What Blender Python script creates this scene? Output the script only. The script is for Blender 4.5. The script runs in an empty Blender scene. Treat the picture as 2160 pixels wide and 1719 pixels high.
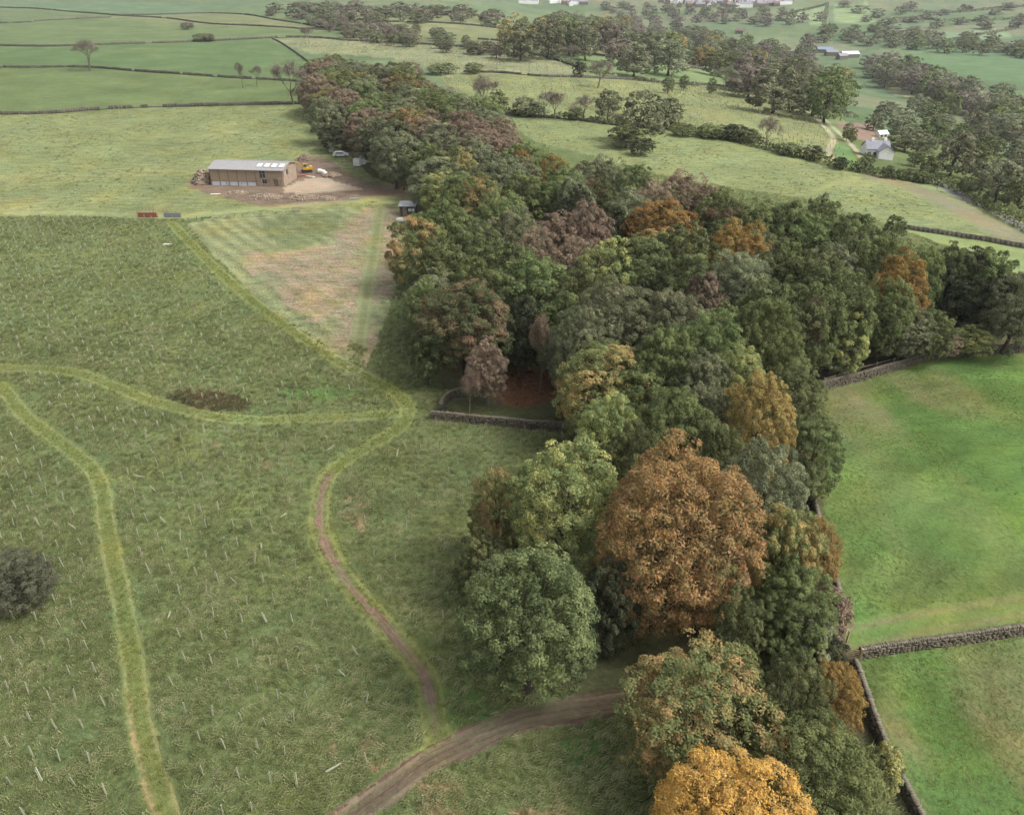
import bpy, math, random
import numpy as np
from mathutils import Vector, Matrix

random.seed(11)
RNG = np.random.default_rng(11)
scene = bpy.context.scene
COL = scene.collection
rad = math.radians

# ------------------------------------------------------------------ camera, sky, sun, exposure
CAM_H = 50.0
PITCH = rad(30.0)
FPX = 1663.0                      # focal length in photo pixels (2160 px wide)
cam_d = bpy.data.cameras.new('camera')
cam_d.sensor_fit = 'HORIZONTAL'
cam_d.sensor_width = 36.0
cam_d.lens = 36.0 * FPX / 2160.0
cam_d.clip_start = 0.5
cam_d.clip_end = 20000.0
cam = bpy.data.objects.new('camera', cam_d)
cam.location = (0, 0, CAM_H)
cam.rotation_euler = (math.pi / 2 - PITCH, 0, 0)
COL.objects.link(cam)
scene.camera = cam

SUN_EL, SUN_AZ = rad(50), rad(104)   # azimuth measured from +Y (view direction) towards +X
world = bpy.data.worlds.new('World')
scene.world = world
world.use_nodes = True
wn = world.node_tree
wn.nodes.clear()
sky = wn.nodes.new('ShaderNodeTexSky')
sky.sky_type = 'NISHITA'
sky.sun_disc = False
sky.sun_elevation = SUN_EL
sky.sun_rotation = SUN_AZ
sky.air_density = 1.0
sky.dust_density = 6.0
sky.ozone_density = 1.0
hs = wn.nodes.new('ShaderNodeHueSaturation')
hs.inputs['Saturation'].default_value = 0.28      # overcast: a whitish cloud deck
bg = wn.nodes.new('ShaderNodeBackground')
bg.inputs['Strength'].default_value = 0.15
wo = wn.nodes.new('ShaderNodeOutputWorld')
wn.links.new(sky.outputs[0], hs.inputs['Color'])
wn.links.new(hs.outputs[0], bg.inputs['Color'])
wn.links.new(bg.outputs[0], wo.inputs['Surface'])

sun_d = bpy.data.lights.new('sun', 'SUN')
sun_d.energy = 1.35
sun_d.angle = rad(16)
sun_d.color = (1.0, 0.96, 0.9)
sun = bpy.data.objects.new('sun', sun_d)
sdir = Vector((math.sin(SUN_AZ) * math.cos(SUN_EL), math.cos(SUN_AZ) * math.cos(SUN_EL), math.sin(SUN_EL)))
sun.rotation_euler = sdir.to_track_quat('Z', 'Y').to_euler()
sun.location = (0, 0, 300)
COL.objects.link(sun)

scene.view_settings.view_transform = 'Standard'
scene.view_settings.look = 'None'
scene.view_settings.gamma = 1.0
scene.view_settings.use_curve_mapping = False
scene.view_settings.exposure = 0.8
scene.render.engine = 'CYCLES'
cy = scene.cycles
cy.max_bounces = 5
cy.diffuse_bounces = 4
cy.glossy_bounces = 2
cy.transmission_bounces = 3
cy.volume_bounces = 0
cy.transparent_max_bounces = 6
cy.use_denoising = True
cy.use_adaptive_sampling = True
cy.adaptive_threshold = 0.03

# ------------------------------------------------------------------ terrain and pixel <-> world helpers
def sstep(a, b, v):
    t = np.clip((np.asarray(v, float) - a) / (b - a), 0, 1)
    return t * t * (3 - 2 * t)

def terrain(x, y):
    x = np.asarray(x, float); y = np.asarray(y, float)
    z = -45.0 * sstep(0, 380, x + 0.25 * y - 100)
    z = z + 70.0 * sstep(1150, 3000, y + 0.35 * x)
    z = z + 0.5 * np.sin(x / 23 + 1.3) * np.sin(y / 29 + 0.4) + 0.9 * np.sin(x / 71 + y / 93)
    z = z + 0.06 * np.sin(x / 2.3 + 0.7 * y) * np.sin(y / 1.9 - 0.4 * x)
    return z

def tz(x, y):
    return float(terrain(x, y))

CP, SP = math.cos(PITCH), math.sin(PITCH)
_T = np.geomspace(15, 7000, 900)

def unproject(px, py, h=0.0):
    """photo pixel -> world x, y where the sight line meets the land raised by h"""
    px = np.atleast_1d(np.asarray(px, float)); py = np.atleast_1d(np.asarray(py, float))
    h = np.broadcast_to(np.asarray(h, float), px.shape)
    a = (px - 1080) / FPX; b = (859.5 - py) / FPX
    dx = a; dy = CP + b * SP; dz = -SP + b * CP
    X = dx[:, None] * _T; Y = dy[:, None] * _T; Z = CAM_H + dz[:, None] * _T
    below = Z < terrain(X, Y) + h[:, None]
    i = np.where(below.any(1), below.argmax(1), len(_T) - 1)
    i = np.maximum(i, 1)
    lo = _T[i - 1].copy(); hi = _T[i].copy()
    for _ in range(24):
        m = 0.5 * (lo + hi)
        bl = CAM_H + dz * m < terrain(dx * m, dy * m) + h
        hi = np.where(bl, m, hi); lo = np.where(bl, lo, m)
    return dx * hi, dy * hi

def G(px, py, h=0.0):
    x, y = unproject([px], [py], h)
    return float(x[0]), float(y[0])

def gpoly(pts):
    p = np.array(pts, float)
    x, y = unproject(p[:, 0], p[:, 1])
    return np.stack([x, y], 1)

def project(x, y, z):
    yy = y * CP - (z - CAM_H) * SP
    uu = y * SP + (z - CAM_H) * CP
    return 1080 + FPX * x / yy, 859.5 - FPX * uu / yy

def slant(x, y, z):
    return y * CP - (z - CAM_H) * SP      # depth along the optical axis

def inside(poly, x, y):
    r = np.zeros(x.shape, bool)
    n = len(poly); j = n - 1
    for i in range(n):
        xi, yi = poly[i]; xj, yj = poly[j]
        c = ((yi > y) != (yj > y))
        if yj != yi:
            r ^= c & (x < (xj - xi) * (y - yi) / (yj - yi) + xi)
        j = i
    return r

def smooth_line(P, n=6):
    P = np.asarray(P, float)
    if len(P) < 3:
        return P
    Q = np.vstack([2 * P[0] - P[1], P, 2 * P[-1] - P[-2]])
    out = []
    for i in range(1, len(Q) - 2):
        for t in np.linspace(0, 1, n, endpoint=False):
            p0, p1, p2, p3 = Q[i - 1], Q[i], Q[i + 1], Q[i + 2]
            out.append(0.5 * ((2 * p1) + (-p0 + p2) * t + (2 * p0 - 5 * p1 + 4 * p2 - p3) * t * t + (-p0 + 3 * p1 - 3 * p2 + p3) * t ** 3))
    out.append(P[-1])
    return np.array(out)

def line_dist(L, x, y, reach):
    """signed distance (left +) to a polyline and run along it; far points keep 1e9"""
    D = np.full(x.shape, 1e9); S = np.zeros(x.shape); SG = np.ones(x.shape)
    m = (x > L[:, 0].min() - reach) & (x < L[:, 0].max() + reach) & (y > L[:, 1].min() - reach) & (y < L[:, 1].max() + reach)
    if not m.any():
        return D, S, SG
    xx = x[m]; yy = y[m]
    d = np.full(xx.shape, 1e9); s = np.zeros(xx.shape); sg = np.ones(xx.shape); run = 0.0
    for i in range(len(L) - 1):
        ax, ay = L[i]; vx, vy = L[i + 1] - L[i]; l2 = vx * vx + vy * vy + 1e-9; l = math.sqrt(l2)
        t = np.clip(((xx - ax) * vx + (yy - ay) * vy) / l2, 0, 1)
        q = np.hypot(xx - ax - t * vx, yy - ay - t * vy)
        b = q < d
        d[b] = q[b]; s[b] = run + t[b] * l
        cr = vx * (yy - ay) - vy * (xx - ax)
        sg[b] = np.where(cr[b] >= 0, 1, -1)
        run += l
    D[m] = d; S[m] = s; SG[m] = sg
    return D, S, SG

def _hash(ix, iy, seed):
    n = (ix.astype(np.int64) * 374761393 + iy.astype(np.int64) * 668265263 + seed * 1442695041) & 0x7fffffff
    n = ((n ^ (n >> 13)) * 1274126177) & 0x7fffffff
    n = n ^ (n >> 16)
    return (n & 0xffff) / 65535.0

def vn(x, y, scale, seed=0, oct=3):
    r = np.zeros(np.shape(x)); a = 1.0; tot = 0
    for o in range(oct):
        X = x / scale; Y = y / scale
        ix = np.floor(X); iy = np.floor(Y); fx = X - ix; fy = Y - iy
        fx = fx * fx * (3 - 2 * fx); fy = fy * fy * (3 - 2 * fy)
        v = (_hash(ix, iy, seed + o) * (1 - fx) + _hash(ix + 1, iy, seed + o) * fx) * (1 - fy) + \
            (_hash(ix, iy + 1, seed + o) * (1 - fx) + _hash(ix + 1, iy + 1, seed + o) * fx) * fy
        r += a * v; tot += a; a *= 0.5; scale = scale / 2.0
    return r / tot

def lin(r, g, b):
    f = lambda c: (c / 255 / 12.92) if c / 255 <= 0.04045 else ((c / 255 + 0.055) / 1.055) ** 2.4
    return np.array([f(r), f(g), f(b)])

# ------------------------------------------------------------------ object helpers
def mesh_np(name, V, F, smooth=False):
    """V (n,3); F list of index arrays with equal row length (or one array)"""
    V = np.asarray(V, np.float32)
    groups = [np.asarray(f, np.int32) for f in (F if isinstance(F, list) else [F]) if len(f)]
    me = bpy.data.meshes.new(name)
    me.vertices.add(len(V))
    me.vertices.foreach_set('co', V.ravel())
    nl = sum(g.size for g in groups); nf = sum(len(g) for g in groups)
    me.loops.add(nl); me.polygons.add(nf)
    me.loops.foreach_set('vertex_index', np.concatenate([g.ravel() for g in groups]))
    starts = []; k = 0
    for g in groups:
        starts.append(np.arange(len(g), dtype=np.int32) * g.shape[1] + k); k += g.size
    me.polygons.foreach_set('loop_start', np.concatenate(starts))
    me.update(calc_edges=True)
    if smooth:
        me.polygons.foreach_set('use_smooth', np.ones(nf, bool))
    return me

def pattr(me, name, arr):
    arr = np.asarray(arr, np.float32)
    if arr.ndim == 1:
        a = me.attributes.new(name, 'FLOAT', 'POINT'); a.data.foreach_set('value', arr)
    else:
        a = me.attributes.new(name, 'FLOAT_COLOR', 'POINT')
        if arr.shape[1] == 3:
            arr = np.hstack([arr, np.ones((len(arr), 1), np.float32)])
        a.data.foreach_set('color', arr.ravel())

def link(name, data, mat=None, parent=None, loc=None, rz=None):
    o = bpy.data.objects.new(name, data)
    if mat is not None and data is not None:
        if not data.materials:
            data.materials.append(mat)
        elif data.materials[0] is not mat:
            o.material_slots[0].link = 'OBJECT'; o.material_slots[0].material = mat
    if parent is not None:
        o.parent = parent
    if loc is not None:
        o.location = loc
    if rz is not None:
        o.rotation_euler = (0, 0, rz)
    COL.objects.link(o)
    return o

def tag(o, label=None, cat=None, group=None, kind=None):
    if label: o['label'] = label
    if cat: o['category'] = cat
    if group: o['group'] = group
    if kind: o['kind'] = kind
    return o

class MB:
    """collects boxes, prisms, tubes -> one mesh"""
    def __init__(self):
        self.v = []; self.f = []
    def add(self, vs, fs):
        b = len(self.v)
        self.v += [tuple(q) for q in vs]
        self.f += [tuple(i + b for i in q) for q in fs]
        return self
    def box(self, c, s, rz=0.0, rx=0.0, ry=0.0):
        M = Matrix.Rotation(rz, 3, 'Z') @ Matrix.Rotation(ry, 3, 'Y') @ Matrix.Rotation(rx, 3, 'X')
        vs = []
        for k in range(8):
            p = Vector(((k & 1) - .5, ((k >> 1) & 1) - .5, ((k >> 2) & 1) - .5))
            p = Vector((p.x * s[0], p.y * s[1], p.z * s[2]))
            vs.append(M @ p + Vector(c))
        return self.add(vs, [(0, 2, 3, 1), (4, 5, 7, 6), (0, 1, 5, 4), (2, 6, 7, 3), (0, 4, 6, 2), (1, 3, 7, 5)])
    def tube(self, p, q, r0, r1=None, n=6):
        r1 = r0 if r1 is None else r1
        p = Vector(p); q = Vector(q); d = (q - p)
        if d.length < 1e-6:
            return self
        d.normalize()
        a = d.orthogonal().normalized(); b = d.cross(a)
        vs = [p + (a * math.cos(6.2832 * i / n) + b * math.sin(6.2832 * i / n)) * r0 for i in range(n)]
        vs += [q + (a * math.cos(6.2832 * i / n) + b * math.sin(6.2832 * i / n)) * r1 for i in range(n)]
        fs = [(i, (i + 1) % n, n + (i + 1) % n, n + i) for i in range(n)]
        fs += [tuple(range(n - 1, -1, -1)), tuple(range(n, 2 * n))]
        return self.add(vs, fs)
    def prism(self, prof, y0, y1, axis='y'):
        n = len(prof)
        if axis == 'y':
            vs = [(a, y0, b) for a, b in prof] + [(a, y1, b) for a, b in prof]
        else:
            vs = [(y0, a, b) for a, b in prof] + [(y1, a, b) for a, b in prof]
        fs = [(i, (i + 1) % n, n + (i + 1) % n, n + i) for i in range(n)]
        fs += [tuple(range(n - 1, -1, -1)), tuple(range(n, 2 * n))]
        return self.add(vs, fs)
    def mesh(self, name):
        me = bpy.data.meshes.new(name)
        me.from_pydata(self.v, [], self.f); me.update()
        return me
    def build(self, name, mat, parent=None, loc=None, rz=None):
        return link(name, self.mesh(name), mat, parent, loc, rz)

# ------------------------------------------------------------------ materials
def new_mat(name):
    m = bpy.data.materials.new(name); m.use_nodes = True
    nt = m.node_tree; nt.nodes.clear()
    out = nt.nodes.new('ShaderNodeOutputMaterial')
    return m, nt, out

def N(nt, t, **kw):
    n = nt.nodes.new(t)
    for k, v in kw.items():
        if k.startswith('i_'):
            n.inputs[k[2:].replace('_', ' ')].default_value = v
        else:
            setattr(n, k, v)
    return n

def ramp(nt, stops):
    r = nt.nodes.new('ShaderNodeValToRGB')
    e = r.color_ramp.elements
    while len(e) > 1: e.remove(e[-1])
    e[0].position = stops[0][0]; e[0].color = (*stops[0][1], 1)
    for p, c in stops[1:]:
        q = e.new(p); q.color = (*c, 1)
    return r

def surf_mat(name, col, var=0.25, scale=3.0, rough=0.85, metal=0.0, bump=0.0, stretch=(1, 1, 1)):
    """plain procedural surface: colour broken up by two noises, optional relief"""
    m, nt, out = new_mat(name)
    tc = N(nt, 'ShaderNodeTexCoord')
    mp = N(nt, 'ShaderNodeMapping'); mp.inputs['Scale'].default_value = stretch
    nt.links.new(tc.outputs['Object'], mp.inputs['Vector'])
    n1 = N(nt, 'ShaderNodeTexNoise', i_Scale=scale, i_Detail=5.0, i_Roughness=0.65)
    nt.links.new(mp.outputs[0], n1.inputs['Vector'])
    c = np.array(col) * (0.78 if max(col) < .5 else 0.9)
    rp = ramp(nt, [(0.25, tuple(c * (1 - var))), (0.55, tuple(c)), (0.8, tuple(np.minimum(c * (1 + var), 1)))])
    nt.links.new(n1.outputs['Fac'], rp.inputs['Fac'])
    b = N(nt, 'ShaderNodeBsdfPrincipled', i_Roughness=rough, i_Metallic=metal)
    b.inputs['Specular IOR Level'].default_value = 0.25
    nt.links.new(rp.outputs[0], b.inputs['Base Color'])
    if bump:
        bp = N(nt, 'ShaderNodeBump', i_Strength=bump, i_Distance=0.05)
        nt.links.new(n1.outputs['Fac'], bp.inputs['Height'])
        nt.links.new(bp.outputs[0], b.inputs['Normal'])
    nt.links.new(b.outputs[0], out.inputs['Surface'])
    return m

def ground_mat():
    m, nt, out = new_mat('land')
    L = nt.links
    at = N(nt, 'ShaderNodeAttribute', attribute_name='col')
    tx = N(nt, 'ShaderNodeAttribute', attribute_name='tex')
    geo = N(nt, 'ShaderNodeNewGeometry')
    n1 = N(nt, 'ShaderNodeTexNoise', i_Scale=2.2, i_Detail=6.0, i_Roughness=0.7)
    mp = N(nt, 'ShaderNodeMapping'); mp.inputs['Scale'].default_value = (0.35, 0.9, 0.5); mp.inputs['Rotation'].default_value = (0, 0, 0.25)
    n2 = N(nt, 'ShaderNodeTexNoise', i_Scale=0.8, i_Detail=5.0, i_Roughness=0.7)
    n3 = N(nt, 'ShaderNodeTexNoise', i_Scale=0.045, i_Detail=6.0, i_Roughness=0.62)
    L.new(geo.outputs['Position'], n1.inputs['Vector'])
    L.new(geo.outputs['Position'], mp.inputs['Vector']); L.new(mp.outputs[0], n2.inputs['Vector'])
    L.new(geo.outputs['Position'], n3.inputs['Vector'])
    def centred(n, amp):
        a = N(nt, 'ShaderNodeMath', operation='SUBTRACT'); L.new(n.outputs['Fac'], a.inputs[0]); a.inputs[1].default_value = 0.5
        b = N(nt, 'ShaderNodeMath', operation='MULTIPLY'); L.new(a.outputs[0], b.inputs[0]); b.inputs[1].default_value = amp
        return b
    s = N(nt, 'ShaderNodeMath', operation='ADD'); L.new(centred(n1, 2.2).outputs[0], s.inputs[0]); L.new(centred(n2, 1.7).outputs[0], s.inputs[1])
    t = N(nt, 'ShaderNodeMath', operation='MULTIPLY'); L.new(s.outputs[0], t.inputs[0]); L.new(tx.outputs['Fac'], t.inputs[1])
    u = N(nt, 'ShaderNodeMath', operation='ADD'); L.new(t.outputs[0], u.inputs[0]); L.new(centred(n3, 0.9).outputs[0], u.inputs[1])
    w = N(nt, 'ShaderNodeMath', operation='ADD', use_clamp=False); L.new(u.outputs[0], w.inputs[0]); w.inputs[1].default_value = 1.0
    w2 = N(nt, 'ShaderNodeMath', operation='MAXIMUM'); L.new(w.outputs[0], w2.inputs[0]); w2.inputs[1].default_value = 0.25
    vm = N(nt, 'ShaderNodeVectorMath', operation='SCALE'); L.new(at.outputs['Color'], vm.inputs[0]); L.new(w2.outputs[0], vm.inputs['Scale'])
    # slow drift between yellower and bluer grass
    n4 = N(nt, 'ShaderNodeTexNoise', i_Scale=0.11, i_Detail=4.0, i_Roughness=0.6); L.new(geo.outputs['Position'], n4.inputs['Vector'])
    hr = ramp(nt, [(0.3, (0.92, 1.02, 1.06)), (0.5, (1, 1, 1)), (0.7, (1.1, 1.02, 0.82))]); L.new(n4.outputs['Fac'], hr.inputs['Fac'])
    mul = N(nt, 'ShaderNodeVectorMath', operation='MULTIPLY'); L.new(vm.outputs[0], mul.inputs[0]); L.new(hr.outputs[0], mul.inputs[1])
    b = N(nt, 'ShaderNodeBsdfPrincipled', i_Roughness=0.95)
    b.inputs['Specular IOR Level'].default_value = 0.1
    L.new(mul.outputs[0], b.inputs['Base Color'])
    bp = N(nt, 'ShaderNodeBump', i_Strength=0.7, i_Distance=0.25)
    bs = N(nt, 'ShaderNodeMath', operation='MULTIPLY'); L.new(s.outputs[0], bs.inputs[0]); L.new(tx.outputs['Fac'], bs.inputs[1])
    L.new(bs.outputs[0], bp.inputs['Height']); L.new(bp.outputs[0], b.inputs['Normal'])
    L.new(b.outputs[0], out.inputs['Surface'])
    return m

def leaf_mat(name, stops, trans=0.34, leafvar=0.5, objvar=0.3, huevar=0.03):
    """foliage: colour picked per bough from the stops, varied leaf by leaf and tree by tree"""
    m, nt, out = new_mat(name)
    L = nt.links
    at = N(nt, 'ShaderNodeAttribute', attribute_name='lv')
    sp = N(nt, 'ShaderNodeSeparateColor'); L.new(at.outputs['Color'], sp.inputs[0])
    oi = N(nt, 'ShaderNodeObjectInfo')
    mx = N(nt, 'ShaderNodeMath', operation='MULTIPLY_ADD'); L.new(sp.outputs[0], mx.inputs[0]); mx.inputs[1].default_value = 0.45
    b2 = N(nt, 'ShaderNodeMath', operation='MULTIPLY'); L.new(sp.outputs[1], b2.inputs[0]); b2.inputs[1].default_value = 0.55
    L.new(b2.outputs[0], mx.inputs[2])
    rp = ramp(nt, stops); L.new(mx.outputs[0], rp.inputs['Fac'])
    val = N(nt, 'ShaderNodeMath', operation='MULTIPLY_ADD'); L.new(sp.outputs[2], val.inputs[0]); val.inputs[1].default_value = leafvar; val.inputs[2].default_value = 1 - leafvar / 2
    ov = N(nt, 'ShaderNodeMath', operation='MULTIPLY_ADD'); L.new(oi.outputs['Random'], ov.inputs[0]); ov.inputs[1].default_value = objvar; ov.inputs[2].default_value = 1 - objvar / 2
    vv = N(nt, 'ShaderNodeMath', operation='MULTIPLY'); L.new(val.outputs[0], vv.inputs[0]); L.new(ov.outputs[0], vv.inputs[1])
    hv = N(nt, 'ShaderNodeMath', operation='MULTIPLY_ADD'); L.new(oi.outputs['Random'], hv.inputs[0]); hv.inputs[1].default_value = huevar; hv.inputs[2].default_value = 0.5 - huevar / 2
    hsv = N(nt, 'ShaderNodeHueSaturation'); L.new(rp.outputs[0], hsv.inputs['Color']); L.new(vv.outputs[0], hsv.inputs['Value']); L.new(hv.outputs[0], hsv.inputs['Hue'])
    d = N(nt, 'ShaderNodeBsdfDiffuse'); t = N(nt, 'ShaderNodeBsdfTranslucent')
    L.new(hsv.outputs[0], d.inputs['Color']); L.new(hsv.outputs[0], t.inputs['Color'])
    ms = N(nt, 'ShaderNodeMixShader'); ms.inputs[0].default_value = trans
    L.new(d.outputs[0], ms.inputs[1]); L.new(t.outputs[0], ms.inputs[2])
    L.new(ms.outputs[0], out.inputs['Surface'])
    return m

def grass_mat(name, stops, var=0.6, trans=0.25):
    m, nt, out = new_mat(name); L = nt.links
    geo = N(nt, 'ShaderNodeNewGeometry'); oi = N(nt, 'ShaderNodeObjectInfo')
    n = N(nt, 'ShaderNodeTexNoise', i_Scale=0.16, i_Detail=5.0, i_Roughness=0.65); L.new(geo.outputs['Position'], n.inputs['Vector'])
    a = N(nt, 'ShaderNodeMath', operation='MULTIPLY_ADD'); L.new(oi.outputs['Random'], a.inputs[0]); a.inputs[1].default_value = 0.62
    b = N(nt, 'ShaderNodeMath', operation='MULTIPLY_ADD'); L.new(n.outputs['Fac'], b.inputs[0]); b.inputs[1].default_value = 1.0; b.inputs[2].default_value = -0.31
    L.new(b.outputs[0], a.inputs[2])
    rp = ramp(nt, stops); L.new(a.outputs[0], rp.inputs['Fac'])
    d = N(nt, 'ShaderNodeBsdfDiffuse'); t = N(nt, 'ShaderNodeBsdfTranslucent')
    L.new(rp.outputs[0], d.inputs['Color']); L.new(rp.outputs[0], t.inputs['Color'])
    ms = N(nt, 'ShaderNodeMixShader'); ms.inputs[0].default_value = trans
    L.new(d.outputs[0], ms.inputs[1]); L.new(t.outputs[0], ms.inputs[2]); L.new(ms.outputs[0], out.inputs['Surface'])
    return m

M_land = ground_mat()
M_bark = surf_mat('bark', (0.075, 0.06, 0.045), 0.4, 4, 0.9, bump=0.3)
M_pale_bark = surf_mat('pale_bark', (0.16, 0.14, 0.115), 0.3, 4, 0.9)
M_stone = surf_mat('drystone', (0.135, 0.115, 0.085), 0.55, 2.2, 0.95, bump=0.4)
M_farwall = surf_mat('weathered_wall', (0.12, 0.112, 0.085), 0.4, 0.6, 0.95)
M_cope = surf_mat('lichened_stone', (0.2, 0.178, 0.13), 0.45, 3.0, 0.95)
M_guard = surf_mat('pale_plastic', (0.34, 0.35, 0.24), 0.12, 6, 0.6)
M_wood = surf_mat('new_timber', (0.42, 0.33, 0.2), 0.25, 3, 0.8, stretch=(6, 6, 1))
M_rough_timber = surf_mat('grey_timber', (0.25, 0.22, 0.17), 0.3, 3, 0.9)

def S3(*a): return [tuple(x) for x in a]
LEAF = {
 'dg': leaf_mat('leaf_dark_green', [(0.2, (0.084, 0.102, 0.046)), (0.5, (0.129, 0.151, 0.067)), (0.8, (0.211, 0.233, 0.099))]),
 'mg': leaf_mat('leaf_mid_green', [(0.2, (0.100, 0.127, 0.053)), (0.5, (0.146, 0.179, 0.073)), (0.8, (0.221, 0.256, 0.102))]),
 'gg': leaf_mat('leaf_grey_green', [(0.2, (0.127, 0.142, 0.081)), (0.5, (0.175, 0.193, 0.110)), (0.8, (0.260, 0.265, 0.147))]),
 'yg': leaf_mat('leaf_yellow_green', [(0.2, (0.163, 0.208, 0.087)), (0.5, (0.265, 0.299, 0.122)), (0.8, (0.438, 0.416, 0.153))]),
 'og': leaf_mat('leaf_bright_orange', [(0.1, (.36, .25, .09)), (0.28, (.56, .29, .08)), (0.4, (.42, .29, .10)), (0.48, (.64, .38, .09)), (0.58, (.56, .29, .09)), (0.68, (.46, .30, .13)), (0.85, (.40, .29, .11))]),
 'rb': leaf_mat('leaf_russet', [(0.05, (.16, .19, .085)), (0.2, (.29, .22, .095)), (0.3, (.46, .29, .105)), (0.38, (.24, .225, .09)), (0.46, (.47, .32, .105)), (0.54, (.44, .265, .11)), (0.61, (.36, .25, .145)), (0.68, (.22, .215, .09)), (0.78, (.40, .26, .10)), (0.95, (.18, .2, .085))]),
 'go': leaf_mat('leaf_gold', [(0.15, (0.187, 0.116, 0.054)), (0.45, (0.280, 0.184, 0.064)), (0.7, (0.361, 0.245, 0.081)), (0.9, (0.173, 0.149, 0.063))]),
 'pk': leaf_mat('leaf_pink_brown', [(0.2, (0.174, 0.135, 0.098)), (0.5, (0.250, 0.191, 0.137)), (0.8, (0.319, 0.249, 0.164))]),
 'bm': leaf_mat('leaf_green_turning_brown', [(0.2, (0.127, 0.150, 0.064)), (0.45, (0.188, 0.215, 0.084)), (0.62, (0.301, 0.255, 0.110)), (0.85, (0.428, 0.255, 0.119))]),
 'ev': leaf_mat('leaf_evergreen', [(0.2, (0.041, 0.049, 0.031)), (0.5, (0.064, 0.072, 0.043)), (0.8, (0.103, 0.110, 0.059))]),
 'fg': leaf_mat('leaf_far_olive', [(0.2, (0.124, 0.135, 0.084)), (0.5, (0.184, 0.199, 0.119)), (0.8, (0.270, 0.266, 0.156))], objvar=0.5, huevar=0.06),
 'br': leaf_mat('leaf_dark_green_red_brown', [(0.2, (.07, .085, .04)), (0.5, (.10, .115, .052)), (0.62, (.16, .12, .07)), (0.8, (.24, .14, .1))]),
 'ta': leaf_mat('leaf_tan', [(0.1, (0.184, 0.142, 0.065)), (0.4, (0.267, 0.180, 0.075)), (0.65, (0.331, 0.228, 0.090)), (0.9, (0.175, 0.162, 0.070))]),
 'wl': leaf_mat('twig_grey_green', [(0.2, (0.090, 0.094, 0.063)), (0.5, (0.132, 0.138, 0.092)), (0.8, (0.192, 0.194, 0.127))]),
 'tw': leaf_mat('twig_grey_brown', [(0.2, (0.141, 0.123, 0.100)), (0.5, (0.209, 0.184, 0.144)), (0.8, (0.299, 0.259, 0.200))]),
}
WORDS = {'dg': 'dark green', 'mg': 'mid green', 'gg': 'grey-green', 'yg': 'yellow-green', 'og': 'bright orange', 'rb': 'russet',
         'go': 'golden brown', 'pk': 'pinkish brown', 'bm': 'browning green', 'ev': 'blackish green', 'fg': 'dull olive', 'tw': 'bare grey-brown', 'ta': 'brownish tan', 'br': 'reddish brown and dark green', 'wl': 'grey-green'}

# ------------------------------------------------------------------ lines and regions traced on the land
def line(pts, n=5):
    return smooth_line(gpoly(pts), n)

TRACK_A = line([(2, 812), (22, 838), (48, 872), (92, 906), (150, 950), (196, 992), (216, 1036), (224, 1100), (237, 1170), (252, 1240), (270, 1330), (284, 1420), (296, 1520), (320, 1620), (352, 1719), (375, 1800)])
TRACK_B = line([(-200, 770), (0, 775), (120, 780), (185, 792), (240, 814), (300, 838), (380, 861), (450, 878), (530, 886), (650, 882), (780, 876), (862, 868)])
TRACK_C = line([(362, 470), (410, 520), (470, 580), (540, 640), (620, 700), (700, 752), (765, 790), (822, 820), (855, 850), (858, 880), (828, 910), (780, 940), (722, 975), (690, 1008), (676, 1050), (674, 1110), (692, 1160), (722, 1212), (772, 1275), (822, 1330), (872, 1390), (900, 1432), (912, 1500), (924, 1560), (905, 1600)])
TRACK_D = line([(640, 1790), (750, 1712), (830, 1655), (900, 1605), (960, 1575), (1050, 1535), (1150, 1506), (1250, 1490), (1345, 1476), (1420, 1470)])
TRACK_E = line([(802, 438), (790, 520), (775, 600), (762, 690), (745, 785)])
TRACK_F = line([(-300, 452), (0, 452), (150, 450), (300, 455), (390, 455), (520, 440), (700, 428), (870, 412)])
TRACK_G = line([(1800, 1345), (1900, 1322), (2000, 1303), (2080, 1290), (2160, 1278), (2300, 1260)])
FARM_P1 = line([(1660, 190), (1690, 218), (1722, 250), (1758, 290), (1748, 318), (1757, 338)])
FARM_P2 = line([(1700, 212), (1735, 245), (1775, 285), (1800, 310), (1818, 335)])
FIELD_PATH = line([(1720, 402), (1770, 385), (1830, 372)])
LANE = line([(1930, 372), (1990, 392), (2040, 418), (2085, 440), (2130, 462), (2200, 500)])
MUDLINE = line([(1850, 375), (1920, 395), (2000, 430), (2080, 470), (2160, 515)])

REG = []   # (class, colour, texture strength, world polygon)
def region(cls, col, tex, pts):
    REG.append((cls, np.array(col, float), tex, gpoly(pts)))

C_ROUGH = np.array((.13, .163, .062))
region('field', (.25, .285, .125), 1.0, [(-700, 250), (0, 242), (110, 240), (300, 228), (600, 222), (660, 222), (690, 270), (760, 340), (865, 400), (865, 428), (390, 464), (300, 455), (0, 452), (-700, 455)])
region('field', (.15, .20, .08), .6, [(-700, 140), (0, 143), (180, 143), (300, 152), (450, 163), (600, 171), (660, 176), (660, 222), (600, 222), (450, 224), (300, 228), (110, 240), (0, 242), (-700, 250)])
region('field', (.125, .19, .078), .45, [(-700, 98), (0, 98), (150, 98), (330, 92), (430, 88), (560, 82), (620, 110), (655, 135), (660, 176), (600, 171), (450, 163), (300, 152), (180, 143), (0, 143), (-700, 143)])
region('field', (.15, .205, .09), .3, [(-700, 50), (0, 50), (90, 45), (230, 38), (330, 50), (450, 55), (720, 65), (720, 85), (640, 80), (560, 82), (430, 88), (330, 92), (150, 98), (0, 98), (-700, 98)])
region('field', (.15, .2, .098), .3, [(-700, 17), (0, 17), (120, 23), (240, 33), (230, 38), (90, 45), (0, 50), (-700, 50)])
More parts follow.
